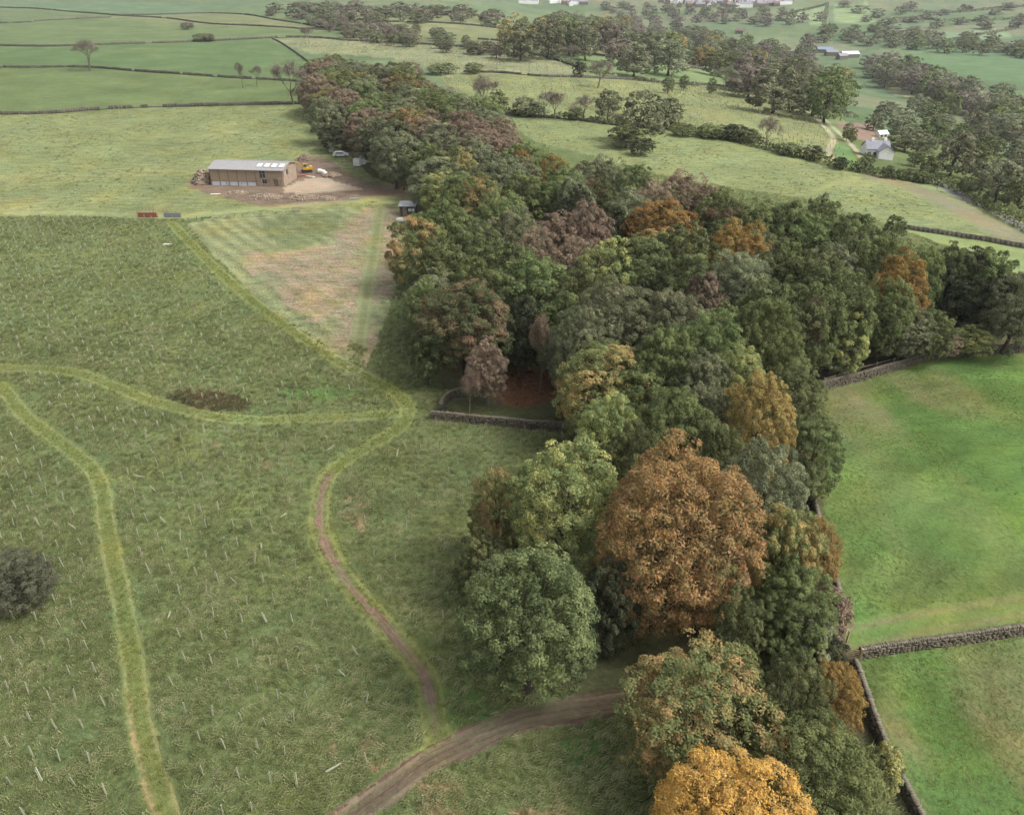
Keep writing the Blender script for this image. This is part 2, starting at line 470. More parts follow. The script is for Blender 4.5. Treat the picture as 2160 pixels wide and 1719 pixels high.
region('field', (.145, .215, .12), .25, [(-700, 3), (300, 3), (420, 14), (440, 30), (330, 32), (240, 33), (120, 23), (0, 17), (-700, 17)])
region('field', (.2, .225, .11), .3, [(440, 30), (520, 32), (610, 48), (720, 65), (450, 55), (330, 50), (240, 36)])
region('field', (.285, .305, .165), 1.0, [(575, 84), (640, 80), (720, 85), (900, 95), (1010, 103), (1110, 112), (1180, 130), (1245, 158), (1140, 162), (980, 153), (930, 165), (880, 130), (800, 122), (650, 112)])
region('field', (.255, .285, .125), 1.0, [(930, 168), (980, 154), (1060, 155), (1140, 162), (1240, 165), (1340, 170), (1420, 178), (1500, 180), (1560, 190), (1640, 205), (1700, 216), (1762, 292), (1790, 352), (1700, 335), (1560, 298), (1420, 274), (1300, 264), (1200, 252), (1050, 240), (990, 205)])
region('field', (.255, .295, .13), 1.0, [(1050, 244), (1200, 255), (1300, 266), (1420, 278), (1560, 303), (1700, 340), (1800, 362), (1900, 378), (2000, 398), (2040, 430), (2100, 460), (2300, 520), (2300, 545), (2160, 524), (2040, 503), (1960, 491), (1900, 481), (1700, 420), (1440, 380), (1300, 345), (1130, 300)])
region('field', (.27, .34, .14), .35, [(1900, 483), (1960, 493), (2040, 505), (2160, 526), (2300, 550), (2300, 640), (2160, 600), (2090, 560), (2000, 520)])
region('field', (.19, .255, .11), .3, [(1110, 110), (1200, 112), (1300, 124), (1440, 142), (1560, 160), (1640, 178), (1740, 220), (1790, 265), (1762, 290), (1700, 214), (1640, 203), (1560, 188), (1420, 176), (1245, 160), (1180, 130)])
region('field', (.22, .245, .12), .5, [(720, 22), (900, 35), (1050, 40), (1130, 72), (1330, 105), (1440, 138), (1300, 120), (1110, 108), (1010, 101), (900, 93), (720, 83)])
region('field', (.118, .208, .052), .5, [(1725, 828), (1790, 812), (1850, 794), (1960, 760), (2020, 752), (2160, 745), (2500, 740), (2500, 1300), (2160, 1332), (2000, 1356), (1806, 1388), (1780, 1300), (1745, 1180), (1715, 1040), (1700, 900)])
region('field', (.112, .198, .056), .5, [(1806, 1390), (1900, 1372), (2000, 1360), (2160, 1337), (2500, 1300), (2800, 1900), (1960, 1800), (1936, 1719), (1882, 1620), (1832, 1500)])
region('field', (.13, .215, .098), .25, [(1885, 97), (2000, 98), (2160, 110), (2300, 120), (2300, 190), (2160, 180), (2050, 167), (1940, 140)])
region('field', (.30, .33, .17), .35, [(1850, 155), (1960, 175), (2060, 195), (2160, 225), (2160, 260), (1990, 235), (1880, 195)])
region('field', (.26, .345, .17), .15, [(1640, 35), (1745, 10), (1745, 45), (1735, 55), (1645, 40)])
region('field', (.24, .33, .15), .15, [(1760, 12), (1830, 8), (1845, 48), (1760, 50)])
region('field', (.22, .31, .17), .15, [(1990, 70), (2120, 62), (2135, 80), (2000, 88)])
region('field', (.1, .2, .06), .2, [(1945, 262), (1990, 268), (2000, 300), (1960, 290)])
region('field', (.16, .27, .1), .2, [(1760, 300), (1790, 310), (1812, 350), (1765, 350)])
region('yard', (.30, .21, .16), .5, [(1762, 258), (1840, 262), (1855, 300), (1825, 300), (1790, 285)])
region('yard', (.25, .185, .135), .9, [(395, 396), (412, 374), (450, 364), (610, 356), (635, 326), (695, 338), (725, 360), (770, 382), (870, 402), (872, 420), (770, 418), (705, 432), (620, 440), (540, 434), (470, 416)])
region('yard', (.48, .38, .28), .45, [(600, 398), (625, 385), (660, 374), (690, 376), (725, 388), (770, 402), (720, 404), (650, 410), (600, 406)])
# hay-making strip between the tracks
MOWN = gpoly([(392, 474), (440, 462), (560, 452), (700, 440), (856, 432), (862, 460), (850, 520), (838, 590), (808, 690), (768, 782), (728, 772), (640, 705), (560, 645), (470, 560)])
STRAW = gpoly([(490, 530), (560, 535), (700, 515), (730, 470), (760, 440), (850, 440), (842, 520), (820, 620), (772, 775), (735, 770), (660, 690), (570, 610)])
DARKP = gpoly([(556, 470), (600, 455), (720, 448), (700, 490), (640, 528), (590, 525)])
WOOD1 = gpoly([(868, 430), (930, 400), (1050, 395), (1160, 385), (1330, 400), (1450, 430), (1600, 450), (1760, 480), (1880, 520), (1960, 560), (2090, 620), (2200, 700), (2160, 742), (2020, 748), (1900, 775), (1725, 822), (1715, 900), (1740, 1000), (1735, 1130), (1780, 1330), (1800, 1400), (1850, 1560), (1640, 1760), (1500, 1640), (1420, 1470), (1260, 1480), (1080, 1440), (1010, 1300), (1030, 1150), (1090, 1060), (1180, 970), (1215, 905), (930, 880), (960, 838), (900, 770), (866, 640)])
WOOD2 = gpoly([(650, 190), (720, 160), (830, 170), (920, 190), (1010, 235), (1090, 290), (1130, 330), (1060, 390), (870, 405), (780, 370), (720, 310), (665, 250)])
RUSH = gpoly([(348, 836), (380, 826), (440, 826), (500, 838), (532, 850), (520, 866), (460, 868), (395, 858)])
BRACKEN = gpoly([(1040, 800), (1100, 780), (1170, 785), (1185, 840), (1110, 862), (1045, 842)])
ENCL = gpoly([(925, 880), (1215, 906), (1235, 850), (1180, 800), (1040, 800), (960, 836), (938, 852)])
MUDDY = [gpoly(p) for p in (
    [(545, 970), (572, 972), (580, 1000), (552, 1008)], [(722, 1045), (760, 1040), (790, 1075), (760, 1130), (728, 1090)],
    [(660, 1560), (700, 1565), (695, 1600), (668, 1605)], [(740, 1545), (800, 1540), (830, 1600), (790, 1630), (755, 1590)],
    [(860, 1660), (960, 1640), (980, 1719), (880, 1760)], [(1090, 1690), (1180, 1680), (1240, 1730), (1100, 1760)],
    [(445, 930), (470, 930), (472, 955), (450, 955)])]
LUSH = [gpoly(p) for p in ([(610, 815), (690, 805), (750, 822), (740, 842), (650, 846), (612, 835)], [(1120, 1580), (1250, 1530), (1340, 1540), (1360, 1600), (1200, 1625)], [(930, 1440), (1010, 1440), (1060, 1530), (960, 1570)])]

CLS = ['ground', 'field', 'yard', 'woodland_floor', 'dirt_track', 'grass_track', 'lane']
def classify(x, y):
    """kind of ground, base colour and roughness of texture for points on the land"""
    n = len(x)
    cls = np.zeros(n, int); col = np.tile(C_ROUGH, (n, 1)); tex = np.full(n, 0.8)
    sub = np.zeros(n, int)
    far = y > 330
    # patchwork of distant farmland
    u = x * 0.93 + y * 0.37; v = -x * 0.37 + y * 0.93
    cu = np.floor(u / 130 + 0.6 * vn(u, v, 300, 5, 1)); cv = np.floor(v / 95 + 0.6 * vn(u, v, 260, 6, 1))
    pal = np.array([(.135, .195, .09), (.165, .22, .11), (.12, .18, .085), (.19, .215, .12), (.14, .205, .105)])
    k = (_hash(cu, cv, 9) * 4.999).astype(int)
    col[far] = pal[k[far]]; tex[far] = 0.25; cls[far] = 1; sub[far] = 90
    wj = (vn(x, y, 3.0, 21, 2) - .5) * 1.2     # irregular edges
    for i, (c, cc, tt, poly) in enumerate(REG):
        m = inside(poly, x + wj, y + wj)
        cls[m] = CLS.index(c); col[m] = cc; tex[m] = tt; sub[m] = i + 1
    near = ~far
    # rough pasture: patches
    r = (cls == 0)
    p = vn(x, y, 14, 31, 4)
    col[r] *= (0.82 + 0.36 * p[r])[:, None]
    # pale mats of dead grass in the fields
    f = (cls == 1)
    q = vn(x * 0.9 + y * 0.3, (y - 0.3 * x) * 0.6, 9, 41, 4); q2 = vn(x, y, 45, 43, 3)
    warm = np.array((1.28, 1.1, 1.12))
    a = (np.clip((q2 - .45) * 3.5, 0, 1) * np.clip((q - .4) * 3, 0, 1))[f][:, None] * 0.8
    col[f] = col[f] * (1 - a) + col[f] * warm * a
    col[f] *= (0.86 + 0.28 * q[f])[:, None]
    # right-hand lush fields: pale olive mats and mowing streaks
    lush = f & (x > 15) & (y < 125) & (y + 0.55 * x < 150)
    q3 = vn((x + 0.12 * y) * 1.0, (y - .15 * x) * .45, 6.0, 51, 5); q4 = vn(x, y, 28, 53, 2)
    a = np.clip((q3 - .42) * 4, 0, 1) * np.clip(1.5 - np.abs(x - 36) / 22, 0.3, 1) * np.clip((q4 - .22) * 3, .25, 1)
    olive = np.array((.26, .225, .11))
    col[lush] = col[lush] * (1 - 0.92 * a[lush])[:, None] + olive * (0.92 * a[lush])[:, None]
    arc = vn(np.hypot(x - 75, y - 20) * 1.0, np.arctan2(y - 20, x - 75) * 14, 2.0, 55, 3)
    col[lush] *= (0.62 + 0.76 * arc[lush])[:, None]
    # hay strip
    m = inside(MOWN, x + wj * .6, y + wj * .6) & near
    st = 0.5 + 0.5 * np.sin((x * 0.8 + y * 0.6) * 2.0 + 6.0 * vn(x, y, 14, 61, 3))
    col[m] = np.array((.265, .285, .14)) * (0.84 + 0.32 * st[m])[:, None]; tex[m] = 1.0; cls[m] = 1; sub[m] = 70
    m2 = m & inside(STRAW, x + 3 * wj, y + 3 * wj)
    st2 = 0.5 + 0.5 * np.sin((x * 0.8 + y * 0.6) * 1.7 + 7.0 * vn(x, y, 16, 62, 3)); qq = vn(x, y * .6, 7, 63, 3)
    aa = np.clip((qq - .18) * 4, 0, 1) * (0.55 + 0.45 * st2)
    col[m2] = (col[m2] * (1 - aa[m2])[:, None] + np.array((.385, .30, .2)) * aa[m2][:, None])
    m3 = inside(DARKP, x + 2 * wj, y + 2 * wj) & near
    col[m3] = col[m3] * .45 + np.array((.15, .18, .075)) * .55; tex[m3] = 1.0
    for P in MUDDY:
        m = inside(P, x + 1.3 * wj, y + 1.3 * wj) & near & (vn(x, y, 1.2, 71, 2) > .42)
        col[m] = (.22, .17, .09); tex[m] = .8
    for P in LUSH:
        m = inside(P, x + 2 * wj, y + 2 * wj) & near
        col[m] = col[m] * .4 + np.array((.1, .2, .05)) * .6
    m = inside(RUSH, x + wj, y + wj) & near
    col[m] = (.075, .07, .035)
    for W in (WOOD1, WOOD2):
        m = inside(W, x + wj, y + wj) & (y < 420)
        e = vn(x, y, 6, 81, 3)
        cw = np.array((.095, .112, .045)) * (1 - e)[:, None] + np.array((.11, .09, .05)) * e[:, None]
        col[m] = cw[m]; tex[m] = .7; cls[m] = 3; sub[m] = 0
    m = inside(ENCL, x + wj, y + wj) & near
    col[m] = np.array((.095, .105, .05)) * (.7 + .6 * vn(x[m], y[m], 2.0, 83, 3))[:, None]
    m = inside(BRACKEN, x + wj, y + wj) & near
    col[m] = (.17, .085, .045)
    # tracks: (line, half width, rut offset, class, verge colour, rut colour)
    def track(L, half, rut, rw, c, verge, rutc, va=0.8, ra=0.9, noise=0.5, mid=None, span=None):
        d, s, sg = line_dist(L, x, y, half + 3)
        jit = (vn(x, y, 1.6, 91, 3) - .5) * 2 * noise
        w = half + jit
        t = np.clip((w - d) / 0.5, 0, 1)
        if span is not None:
            t = t * np.clip((s - span[0]) / 6, 0, 1) * np.clip((span[1] - s) / 6, 0, 1)
        m = t > 0
        if not m.any(): return
        amt = (t[m] * va * (0.75 + 0.5 * vn(x[m], y[m], 3.5, 92, 3)))[:, None].clip(0, 1)
        col[m] = col[m] * (1 - amt) + np.array(verge) * amt
        tex[m] = np.minimum(tex[m], .45)
        if rutc is not None:
            rr = np.clip(1 - np.abs(d[m] - rut) / rw, 0, 1) * (0.5 + 0.9 * vn(s[m], d[m] * 3, 4, 93, 3))
            if mid is not None:
                rr = np.where(sg[m] * mid > 0, rr, rr * .25)
            rr = np.clip(rr * ra, 0, 1)[:, None]
            if span is not None: rr = rr * (t[m] > .3)[:, None]
            col[m] = col[m] * (1 - rr) + np.array(rutc) * rr
        cc = m.copy(); cc[m] = t[m] > .45
        cls[cc] = CLS.index(c); sub[cc] = 0
    yv = (.215, .24, .068); pv = (.30, .31, .15)
    track(TRACK_A, 1.15, .72, .3, 'grass_track', yv, (.33, .32, .15), va=.34, ra=.5)
    track(TRACK_A, .95, .72, .4, 'grass_track', (.27, .28, .085), (.40, .29, .15), va=.2, ra=.9, mid=-1, span=(62, 96))
    track(TRACK_B, 1.35, .8, .35, 'grass_track', (.235, .255, .085), (.31, .31, .13), va=.3, ra=.5)
    track(TRACK_C, 1.4, .85, .35, 'grass_track', (.215, .24, .07), (.30, .30, .12), va=.36, ra=.5)
    track(TRACK_E, 1.5, .85, .5, 'grass_track', (.15, .18, .07), (.27, .28, .14), va=.7)
    track(TRACK_F, 2.2, 1.0, .6, 'grass_track', (.255, .275, .105), (.33, .34, .18), va=.45, ra=.6)
    track(TRACK_G, 1.9, .95, .5, 'grass_track', (.15, .185, .065), (.235, .195, .11), va=.35, ra=.6)
    # the bare earth line in the bend of the farm track, and the mud
    run = np.concatenate([[0], np.cumsum(np.hypot(*np.diff(TRACK_C, axis=0).T))])
    ib = int(np.argmin(np.hypot(*(TRACK_C - np.array(G(678, 1030))).T))); ie = int(np.argmin(np.hypot(*(TRACK_C - np.array(G(896, 1425))).T)))
    track(TRACK_C, .62, 0, .3, 'dirt_track', (.23, .19, .115), (.25, .2, .13), va=.7, ra=.3, noise=.3, span=(run[ib] - 4, run[-1]))
    track(TRACK_D, 1.3, .85, .45, 'dirt_track', (.15, .125, .08), (.2, .15, .11), va=.85, ra=.8, noise=.7)
    d, s, sg = line_dist(TRACK_D, x, y, 4)
    m = d < 2.0
    k = vn(s[m] * .22, d[m] * sg[m] * 2.4, 1.0, 97, 3)
    col[m] *= (0.45 + 1.1 * k)[:, None]
    gm = np.clip((s[m] - 24) / 14, 0, 1) * np.clip((vn(s[m] * .5, d[m] * sg[m] * 1.6, 1.2, 98, 2) - .42) * 5, 0, 1) * .75
    col[m] = col[m] * (1 - gm)[:, None] + np.array((.12, .14, .05)) * gm[:, None]
    track(TRACK_D, .45, .2, .25, 'dirt_track', (.15, .12, .08), (.12, .095, .07), va=.4, ra=.5, noise=.5)
    track(FARM_P1, 1.2, 0, 1, 'lane', (.46, .42, .27), None, va=.95, noise=.3)
    track(FARM_P2, 1.1, 0, 1, 'lane', (.44, .40, .27), None, va=.9, noise=.3)
    track(FIELD_PATH, 1.3, 0, 1, 'grass_track', (.24, .26, .12), None, va=.7, noise=.3)
    track(LANE, 3.0, 0, 1, 'lane', (.27, .265, .25), None, va=1.0, noise=.2)
    track(MUDLINE, 5.0, 1.5, 1.5, 'field', (.26, .24, .16), (.31, .225, .165), va=.5, ra=.7, noise=2.5)
    col = col * np.where((cls == 1) | (cls == 2) | (cls == 6), .66, .78)[:, None]
    return cls, col, tex, sub

# ------------------------------------------------------------------ the land: one sheet, cut along the kinds of ground
def build_land():
    th = np.concatenate([np.linspace(-180, -75, 18, endpoint=False), np.linspace(-75, -43, 22, endpoint=False),
                         np.linspace(-43, 43, 680, endpoint=False), np.linspace(43, 75, 22, endpoint=False), np.linspace(75, 180, 18, endpoint=False)])
    th = np.radians(th)
    rs = [3.0]
    r = 3.0
    while r < 6500:
        if r < 26: st = 1.2
        else:
            d = math.hypot(r, CAM_H)
            st = 3.7 * d / FPX / (CAM_H / d)
            st = min(st, 0.03 * r)
        r += st
        rs.append(r)
    rs = np.array(rs)
    nt_, nr = len(th), len(rs)
    R, TH = np.meshgrid(rs, th, indexing='ij')
    x = (R * np.sin(TH)).ravel(); y = (R * np.cos(TH)).ravel()
    cls, col, tex, sub = classify(x, y)
    z = terrain(x, y)
    # ruts and trodden tracks lie a little lower than the tussocks
    z = z - 0.06 * np.isin(cls, [4, 5, 6])
    V = np.stack([x, y, z], 1)
    I = np.arange(nr * nt_).reshape(nr, nt_)
    J = np.roll(I, -1, axis=1)
    Q = np.stack([I[:-1], J[:-1], J[1:], I[1:]], -1).reshape(-1, 4)[:, ::-1]
    fc = np.sort(cls[Q], axis=1)[:, 1]
    fs = np.sort(sub[Q], axis=1)[:, 1]
    key = fc * 1000 + np.where((fc == 1) | (fc == 2), fs, 0)
    for k in np.unique(key):
        sel = Q[key == k]
        if len(sel) < 3: continue
        used, inv = np.unique(sel, return_inverse=True)
        name = CLS[int(k) // 1000]
        if k == 0:
            c = np.array([[0, 0, tz(0, 0)]])
            vv = np.vstack([V[used], c]); ci = len(used)
            ring = np.searchsorted(used, I[0])
            tri = np.stack([np.roll(ring, -1), ring, np.full(nt_, ci)], 1)
            me = mesh_np(name, vv, [inv.reshape(-1, 4), tri], True)
            pattr(me, 'col', np.vstack([col[used], C_ROUGH[None]])); pattr(me, 'tex', np.append(tex[used], .8))
        else:
            me = mesh_np(name, V[used], inv.reshape(-1, 4), True)
            pattr(me, 'col', col[used]); pattr(me, 'tex', tex[used])
        tag(link(name, me, M_land), kind='structure')
build_land()

def mud_way(L, half, ruts, rw, depth, base, wet, dry, seed, s0=0.0, s1=1e9, grass=None, lift=.05):
    s = np.concatenate([[0], np.cumsum(np.hypot(*np.diff(L, axis=0).T))])
    t = np.arange(max(0, s0), min(s[-1], s1), .14); w = np.arange(-half - .5, half + .51, .11)
    cx = np.interp(t, s, L[:, 0]); cy_ = np.interp(t, s, L[:, 1])
    dx = np.gradient(cx); dy = np.gradient(cy_); q = np.hypot(dx, dy); nx, ny = -dy / q, dx / q
    TT, WW = np.meshgrid(t, w, indexing='ij')
    X = cx[:, None] + nx[:, None] * WW; Y = cy_[:, None] + ny[:, None] * WW
    wob = (vn(TT, TT * 0, 5, seed, 3) - .5) * .5
    n1 = vn(TT * .5, WW * 2.2, 1.0, seed + 1, 4); n2 = vn(X, Y, .5, seed + 2, 3); n3 = vn(X, Y, 1.8, seed + 3, 3)
    ends = np.clip(np.minimum(TT - t[0], t[-1] - TT) / 3, 0, 1)
    edge = np.clip((half * (.55 + .45 * ends) + (n3 - .5) * .9 - np.abs(WW)) / .35, -1, 1)
    r = np.zeros_like(X)
    for ro in ruts:
        r = np.maximum(r, np.exp(-((WW - ro - wob) / rw) ** 2))
    Z = terrain(X, Y) + lift * np.minimum(edge, .6) - .03 - depth * r * (.4 + n1) + .09 * (n2 - .5) + .07 * (n1 - .5) + np.where(edge < 0, edge * .25, 0)
    c = np.array(base) * (.55 + .9 * n2)[..., None]
    a = np.clip(r * (1.3 * n1), 0, 1)[..., None]; c = c * (1 - a) + np.array(wet) * a
    b = np.clip((n1 - .55) * 4, 0, 1)[..., None] * .8; c = c * (1 - b) + np.array(dry) * b
    if grass is not None:
        g = (np.clip((TT - grass[0]) / grass[1], 0, 1) * np.clip((vn(TT * .35, WW * 1.4, 1.0, seed + 5, 3) - .47) * 6, 0, 1) * (1 - r) * .85)[..., None]
        c = c * (1 - g) + np.array((.085, .105, .04)) * g
    nt_, nw = X.shape; I = np.arange(nt_ * nw).reshape(nt_, nw)
    Q = np.stack([I[:-1, :-1], I[1:, :-1], I[1:, 1:], I[:-1, 1:]], -1).reshape(-1, 4)[:, ::-1]
    me = mesh_np('dirt_track', np.stack([X, Y, Z], -1).reshape(-1, 3), Q, False)
    pattr(me, 'col', c.reshape(-1, 3)); pattr(me, 'tex', np.full(X.size, .35))
    tag(link('dirt_track', me, M_land), kind='structure')
mud_way(TRACK_D, 1.1, (-.7, -.25, .3, .72), .15, .22, (.1, .066, .05), (.06, .041, .032), (.16, .11, .086), 5, grass=(22, 14))
_run = np.concatenate([[0], np.cumsum(np.hypot(*np.diff(TRACK_C, axis=0).T))])
_ib = int(np.argmin(np.hypot(*(TRACK_C - np.array(G(676, 1020))).T))); _ie = int(np.argmin(np.hypot(*(TRACK_C - np.array(G(896, 1432))).T)))
mud_way(TRACK_C, .3, (-.1, .18), .12, .07, (.165, .115, .08), (.13, .092, .065), (.225, .165, .115), 9, _run[_ib] - 3, _run[-1] - 1.5, lift=.06)

# ------------------------------------------------------------------ grass and other uncountable ground cover
def tuft_mesh(name, seed, blades, h, spread, width, lean):
    r = np.random.default_rng(seed)
    V = []; F = []
    for i in range(blades):
        a = r.uniform(0, 6.283); q = spread * math.sqrt(r.uniform(0, 1))
        b = np.array([q * math.cos(a), q * math.sin(a), -0.03])
        hh = h * r.uniform(.55, 1.15); w = width * r.uniform(.7, 1.3)
        dirn = np.array([lean + r.normal(0, .45), r.normal(0, .5), 0])
        t = r.uniform(0, 6.283); side = np.array([math.cos(t), math.sin(t), 0]) * w * .5
        m = b + np.array([0, 0, hh * .62]) + dirn * hh * .3
        e = b + np.array([0, 0, hh * .82]) + dirn * hh * .85
        k = len(V)
        V += [b - side, b + side, m + side * .9, m - side * .9, e]
        F += [(k, k + 1, k + 2, k + 3), (k + 3, k + 2, k + 4)]
    me = bpy.data.meshes.new(name); me.from_pydata([tuple(v) for v in V], [], F); me.update()
    return me

def scatter(name, pts, source_mesh, mat, smin, smax, zrot, label, cat):
    """one object of uncountable plants: tufts set on the given points"""
    src = bpy.data.objects.new(name + '_tuft', source_mesh)
    source_mesh.materials.append(mat)
    V = np.column_stack([pts, terrain(pts[:, 0], pts[:, 1])])
    me = bpy.data.meshes.new(name); me.vertices.add(len(V)); me.vertices.foreach_set('co', V.astype(np.float32).ravel()); me.update()
    me.materials.append(mat)
    o = bpy.data.objects.new(name, me); COL.objects.link(o)
    ng = bpy.data.node_groups.new(name + '_set', 'GeometryNodeTree')
    ng.interface.new_socket('Geometry', in_out='INPUT', socket_type='NodeSocketGeometry')
    ng.interface.new_socket('Geometry', in_out='OUTPUT', socket_type='NodeSocketGeometry')
    gi = ng.nodes.new('NodeGroupInput'); go = ng.nodes.new('NodeGroupOutput')
    iop = ng.nodes.new('GeometryNodeInstanceOnPoints'); oi = ng.nodes.new('GeometryNodeObjectInfo')
    oi.inputs['Object'].default_value = src
    rv = ng.nodes.new('FunctionNodeRandomValue'); rv.data_type = 'FLOAT_VECTOR'
    rv.inputs[0].default_value = (-.12, -.12, -zrot); rv.inputs[1].default_value = (.12, .12, zrot)
    sv = ng.nodes.new('FunctionNodeRandomValue'); sv.data_type = 'FLOAT'
    sv.inputs[2].default_value = smin; sv.inputs[3].default_value = smax
    sv.inputs['Seed'].default_value = 5
    L = ng.links
    L.new(gi.outputs[0], iop.inputs['Points']); L.new(oi.outputs['Geometry'], iop.inputs['Instance'])
    L.new(rv.outputs[0], iop.inputs['Rotation']); L.new(sv.outputs[1], iop.inputs['Scale'])
    L.new(iop.outputs[0], go.inputs[0])
    md = o.modifiers.new('scatter', 'NODES'); md.node_group = ng
    tag(o, label, cat, kind='stuff')
    return o

def in_view(x, y, z, m=60):
    px, py = project(x, y, z)
    return (px > -m) & (px < 2160 + m) & (py > -m) & (py < 1719 + m)

def rand_pts(n, x0, x1, y0, y1, rng):
    return rng.uniform(x0, x1, n), rng.uniform(y0, y1, n)

M_grass = grass_mat('rank_grass', [(0.1, (.155, .185, .077)), (0.38, (.25, .282, .122)), (0.62, (.355, .372, .178)), (0.88, (.50, .49, .285))], trans=0.35)
M_rush = grass_mat('rushes', [(0.1, (.075, .085, .042)), (0.5, (.115, .115, .058)), (0.9, (.22, .13, .075))])
M_brack = grass_mat('dead_bracken', [(0.1, (.15, .085, .05)), (0.5, (.23, .135, .075)), (0.9, (.32, .21, .115))])

def grass_points():
    rng = np.random.default_rng(3)
    out = []
    for (y0, y1, dens) in ((22, 60, 13.0), (60, 110, 10.5), (110, 205, 5.0)):
        n = int((y1 - y0) * 2 * 130 * dens)
        x, y = rand_pts(n, -130, 130, y0, y1, rng)
        k = in_view(x, y, terrain(x, y))
        x = x[k]; y = y[k]
        cls, col, tex, sub = classify(x, y)
        dm = np.full(len(x), 1e9)
        for L in (TRACK_A, TRACK_B, TRACK_C): dm = np.minimum(dm, line_dist(L, x, y, 3)[0])
        k = ((cls == 0) & (tex > .6)) | ((cls == 5) & (dm > .85 + .5 * rng.uniform(0, 1, len(x))) & (dm < 5))
        cl = vn(x, y, 2.2, 15, 2)
        k &= rng.uniform(0, 1, len(x)) < -0.1 + 1.7 * cl
        out.append(np.stack([x[k], y[k]], 1))
    return np.vstack(out)
gp = grass_points()
scatter('rough_grass', gp, tuft_mesh('grass_tuft', 1, 17, .36, .22, .036, .85), M_grass, .45, 1.45, .8,
        'rank tussocky grass covering the rough pasture', 'grass')

def pasture_points():
    rng = np.random.default_rng(9)
    x, y = rand_pts(150000, 22, 110, 24, 122, rng)
    k = in_view(x, y, terrain(x, y)); x = x[k]; y = y[k]
    cls, col, tex, sub = classify(x, y)
    st = vn((x + 0.12 * y), (y - .15 * x) * .45, 5.0, 51, 4); cl = vn(x, y, 1.3, 17, 2)
    k = (cls == 1) & (rng.uniform(0, 1, len(x)) < np.clip((st - .38) * 3.5, .06, 1) * (.2 + 1.2 * cl))
    return np.stack([x[k], y[k]], 1)
def tussock_points():
    rng = np.random.default_rng(10)
    x, y = rand_pts(160000, -260, 330, 175, 620, rng)
    k = in_view(x, y, terrain(x, y), 5); x = x[k]; y = y[k]
    cls, col, tex, sub = classify(x, y)
    cl = vn(x, y * .7, 11, 18, 4)
    k = (cls == 1) & (tex > .8) & (rng.uniform(0, 1, len(x)) < np.clip((cl - .36) * 2, 0.05, .5))
    return np.stack([x[k], y[k]], 1)
M_past = grass_mat('grazed_grass', [(0.1, (.11, .185, .05)), (0.4, (.145, .22, .062)), (0.65, (.25, .275, .1)), (0.9, (.36, .34, .16))], trans=0.3)
M_tuss = grass_mat('field_tussock_grass', [(0.1, (.16, .175, .08)), (0.4, (.21, .225, .10)), (0.65, (.27, .275, .13)), (0.9, (.34, .33, .18))], trans=0.3)
pp_ = pasture_points(); tp_ = tussock_points()
scatter('pasture_grass', pp_, tuft_mesh('pasture_tuft', 5, 12, .13, .2, .035, .5), M_past, .4, 1.1, 3.14, 'short grazed grass of the bright green fields beside the wood', 'grass')
scatter('field_tussocks', tp_, tuft_mesh('field_tuft', 6, 12, .36, .45, .07, .5), M_tuss, .4, 1.2, 1.2, 'scattered tussocks and rushes of the pale pastures', 'grass')
print('pasture', len(pp_), len(tp_))

def poly_points(P, dens, seed):
    r = np.random.default_rng(seed)
    x0, y0 = P.min(0); x1, y1 = P.max(0)
    n = int((x1 - x0) * (y1 - y0) * dens)
    x = r.uniform(x0, x1, n); y = r.uniform(y0, y1, n); k = inside(P, x, y)
    return np.stack([x[k], y[k]], 1)
scatter('rushes', poly_points(RUSH, 9, 4), tuft_mesh('rush_tuft', 2, 16, .62, .3, .04, .25), M_rush, .6, 1.2, 3.14,
        'dark bed of rushes and dead dock beside the curving grass track', 'rushes')
def track_points():
    rng = np.random.default_rng(12)
    x, y = rand_pts(700000, -130, 60, 22, 175, rng)
    near = np.zeros(len(x), bool); rut = np.zeros(len(x), bool)
    for L, ro in ((TRACK_A, .72), (TRACK_B, .8), (TRACK_C, .85)):
        d, _, _ = line_dist(L, x, y, 2)
        near |= d < 1.5; rut |= np.abs(d - ro) < .13
    k = near & ~rut & in_view(x, y, terrain(x, y), 5)
    x = x[k]; y = y[k]
    cls, col, tex, sub = classify(x, y)
    k = (cls == 5) & (rng.uniform(0, 1, len(x)) < .25 + .9 * vn(x, y, .9, 19, 2))
    return np.stack([x[k], y[k]], 1)
tk_ = track_points()
M_tg = grass_mat('trodden_grass', [(0.1, (.15, .18, .055)), (0.4, (.225, .25, .075)), (0.65, (.30, .31, .10)), (0.9, (.42, .39, .17))], trans=0.3)
scatter('track_grass', tk_, tuft_mesh('track_tuft', 7, 13, .2, .2, .035, .6), M_tg, .3, .95, 3.14, 'short yellowish trodden grass on the wheel tracks', 'grass')
print('track tufts', len(tk_))
bp_ = np.vstack([poly_points(BRACKEN, 6, 5)] + [poly_points(P, 1.6, 6 + i) for i, P in enumerate(MUDDY)])
scatter('bracken', bp_, tuft_mesh('bracken_tuft', 3, 12, .32, .35, .06, .5), M_brack, .35, .9, 3.14,
        'dead reddish bracken in the clearing and in patches on the pasture', 'bracken')
print('grass tufts', len(gp), len(bp_))
# ------------------------------------------------------------------ trees: prototypes
def unit(v):
    return v / np.maximum(np.linalg.norm(v, axis=-1, keepdims=True), 1e-9)

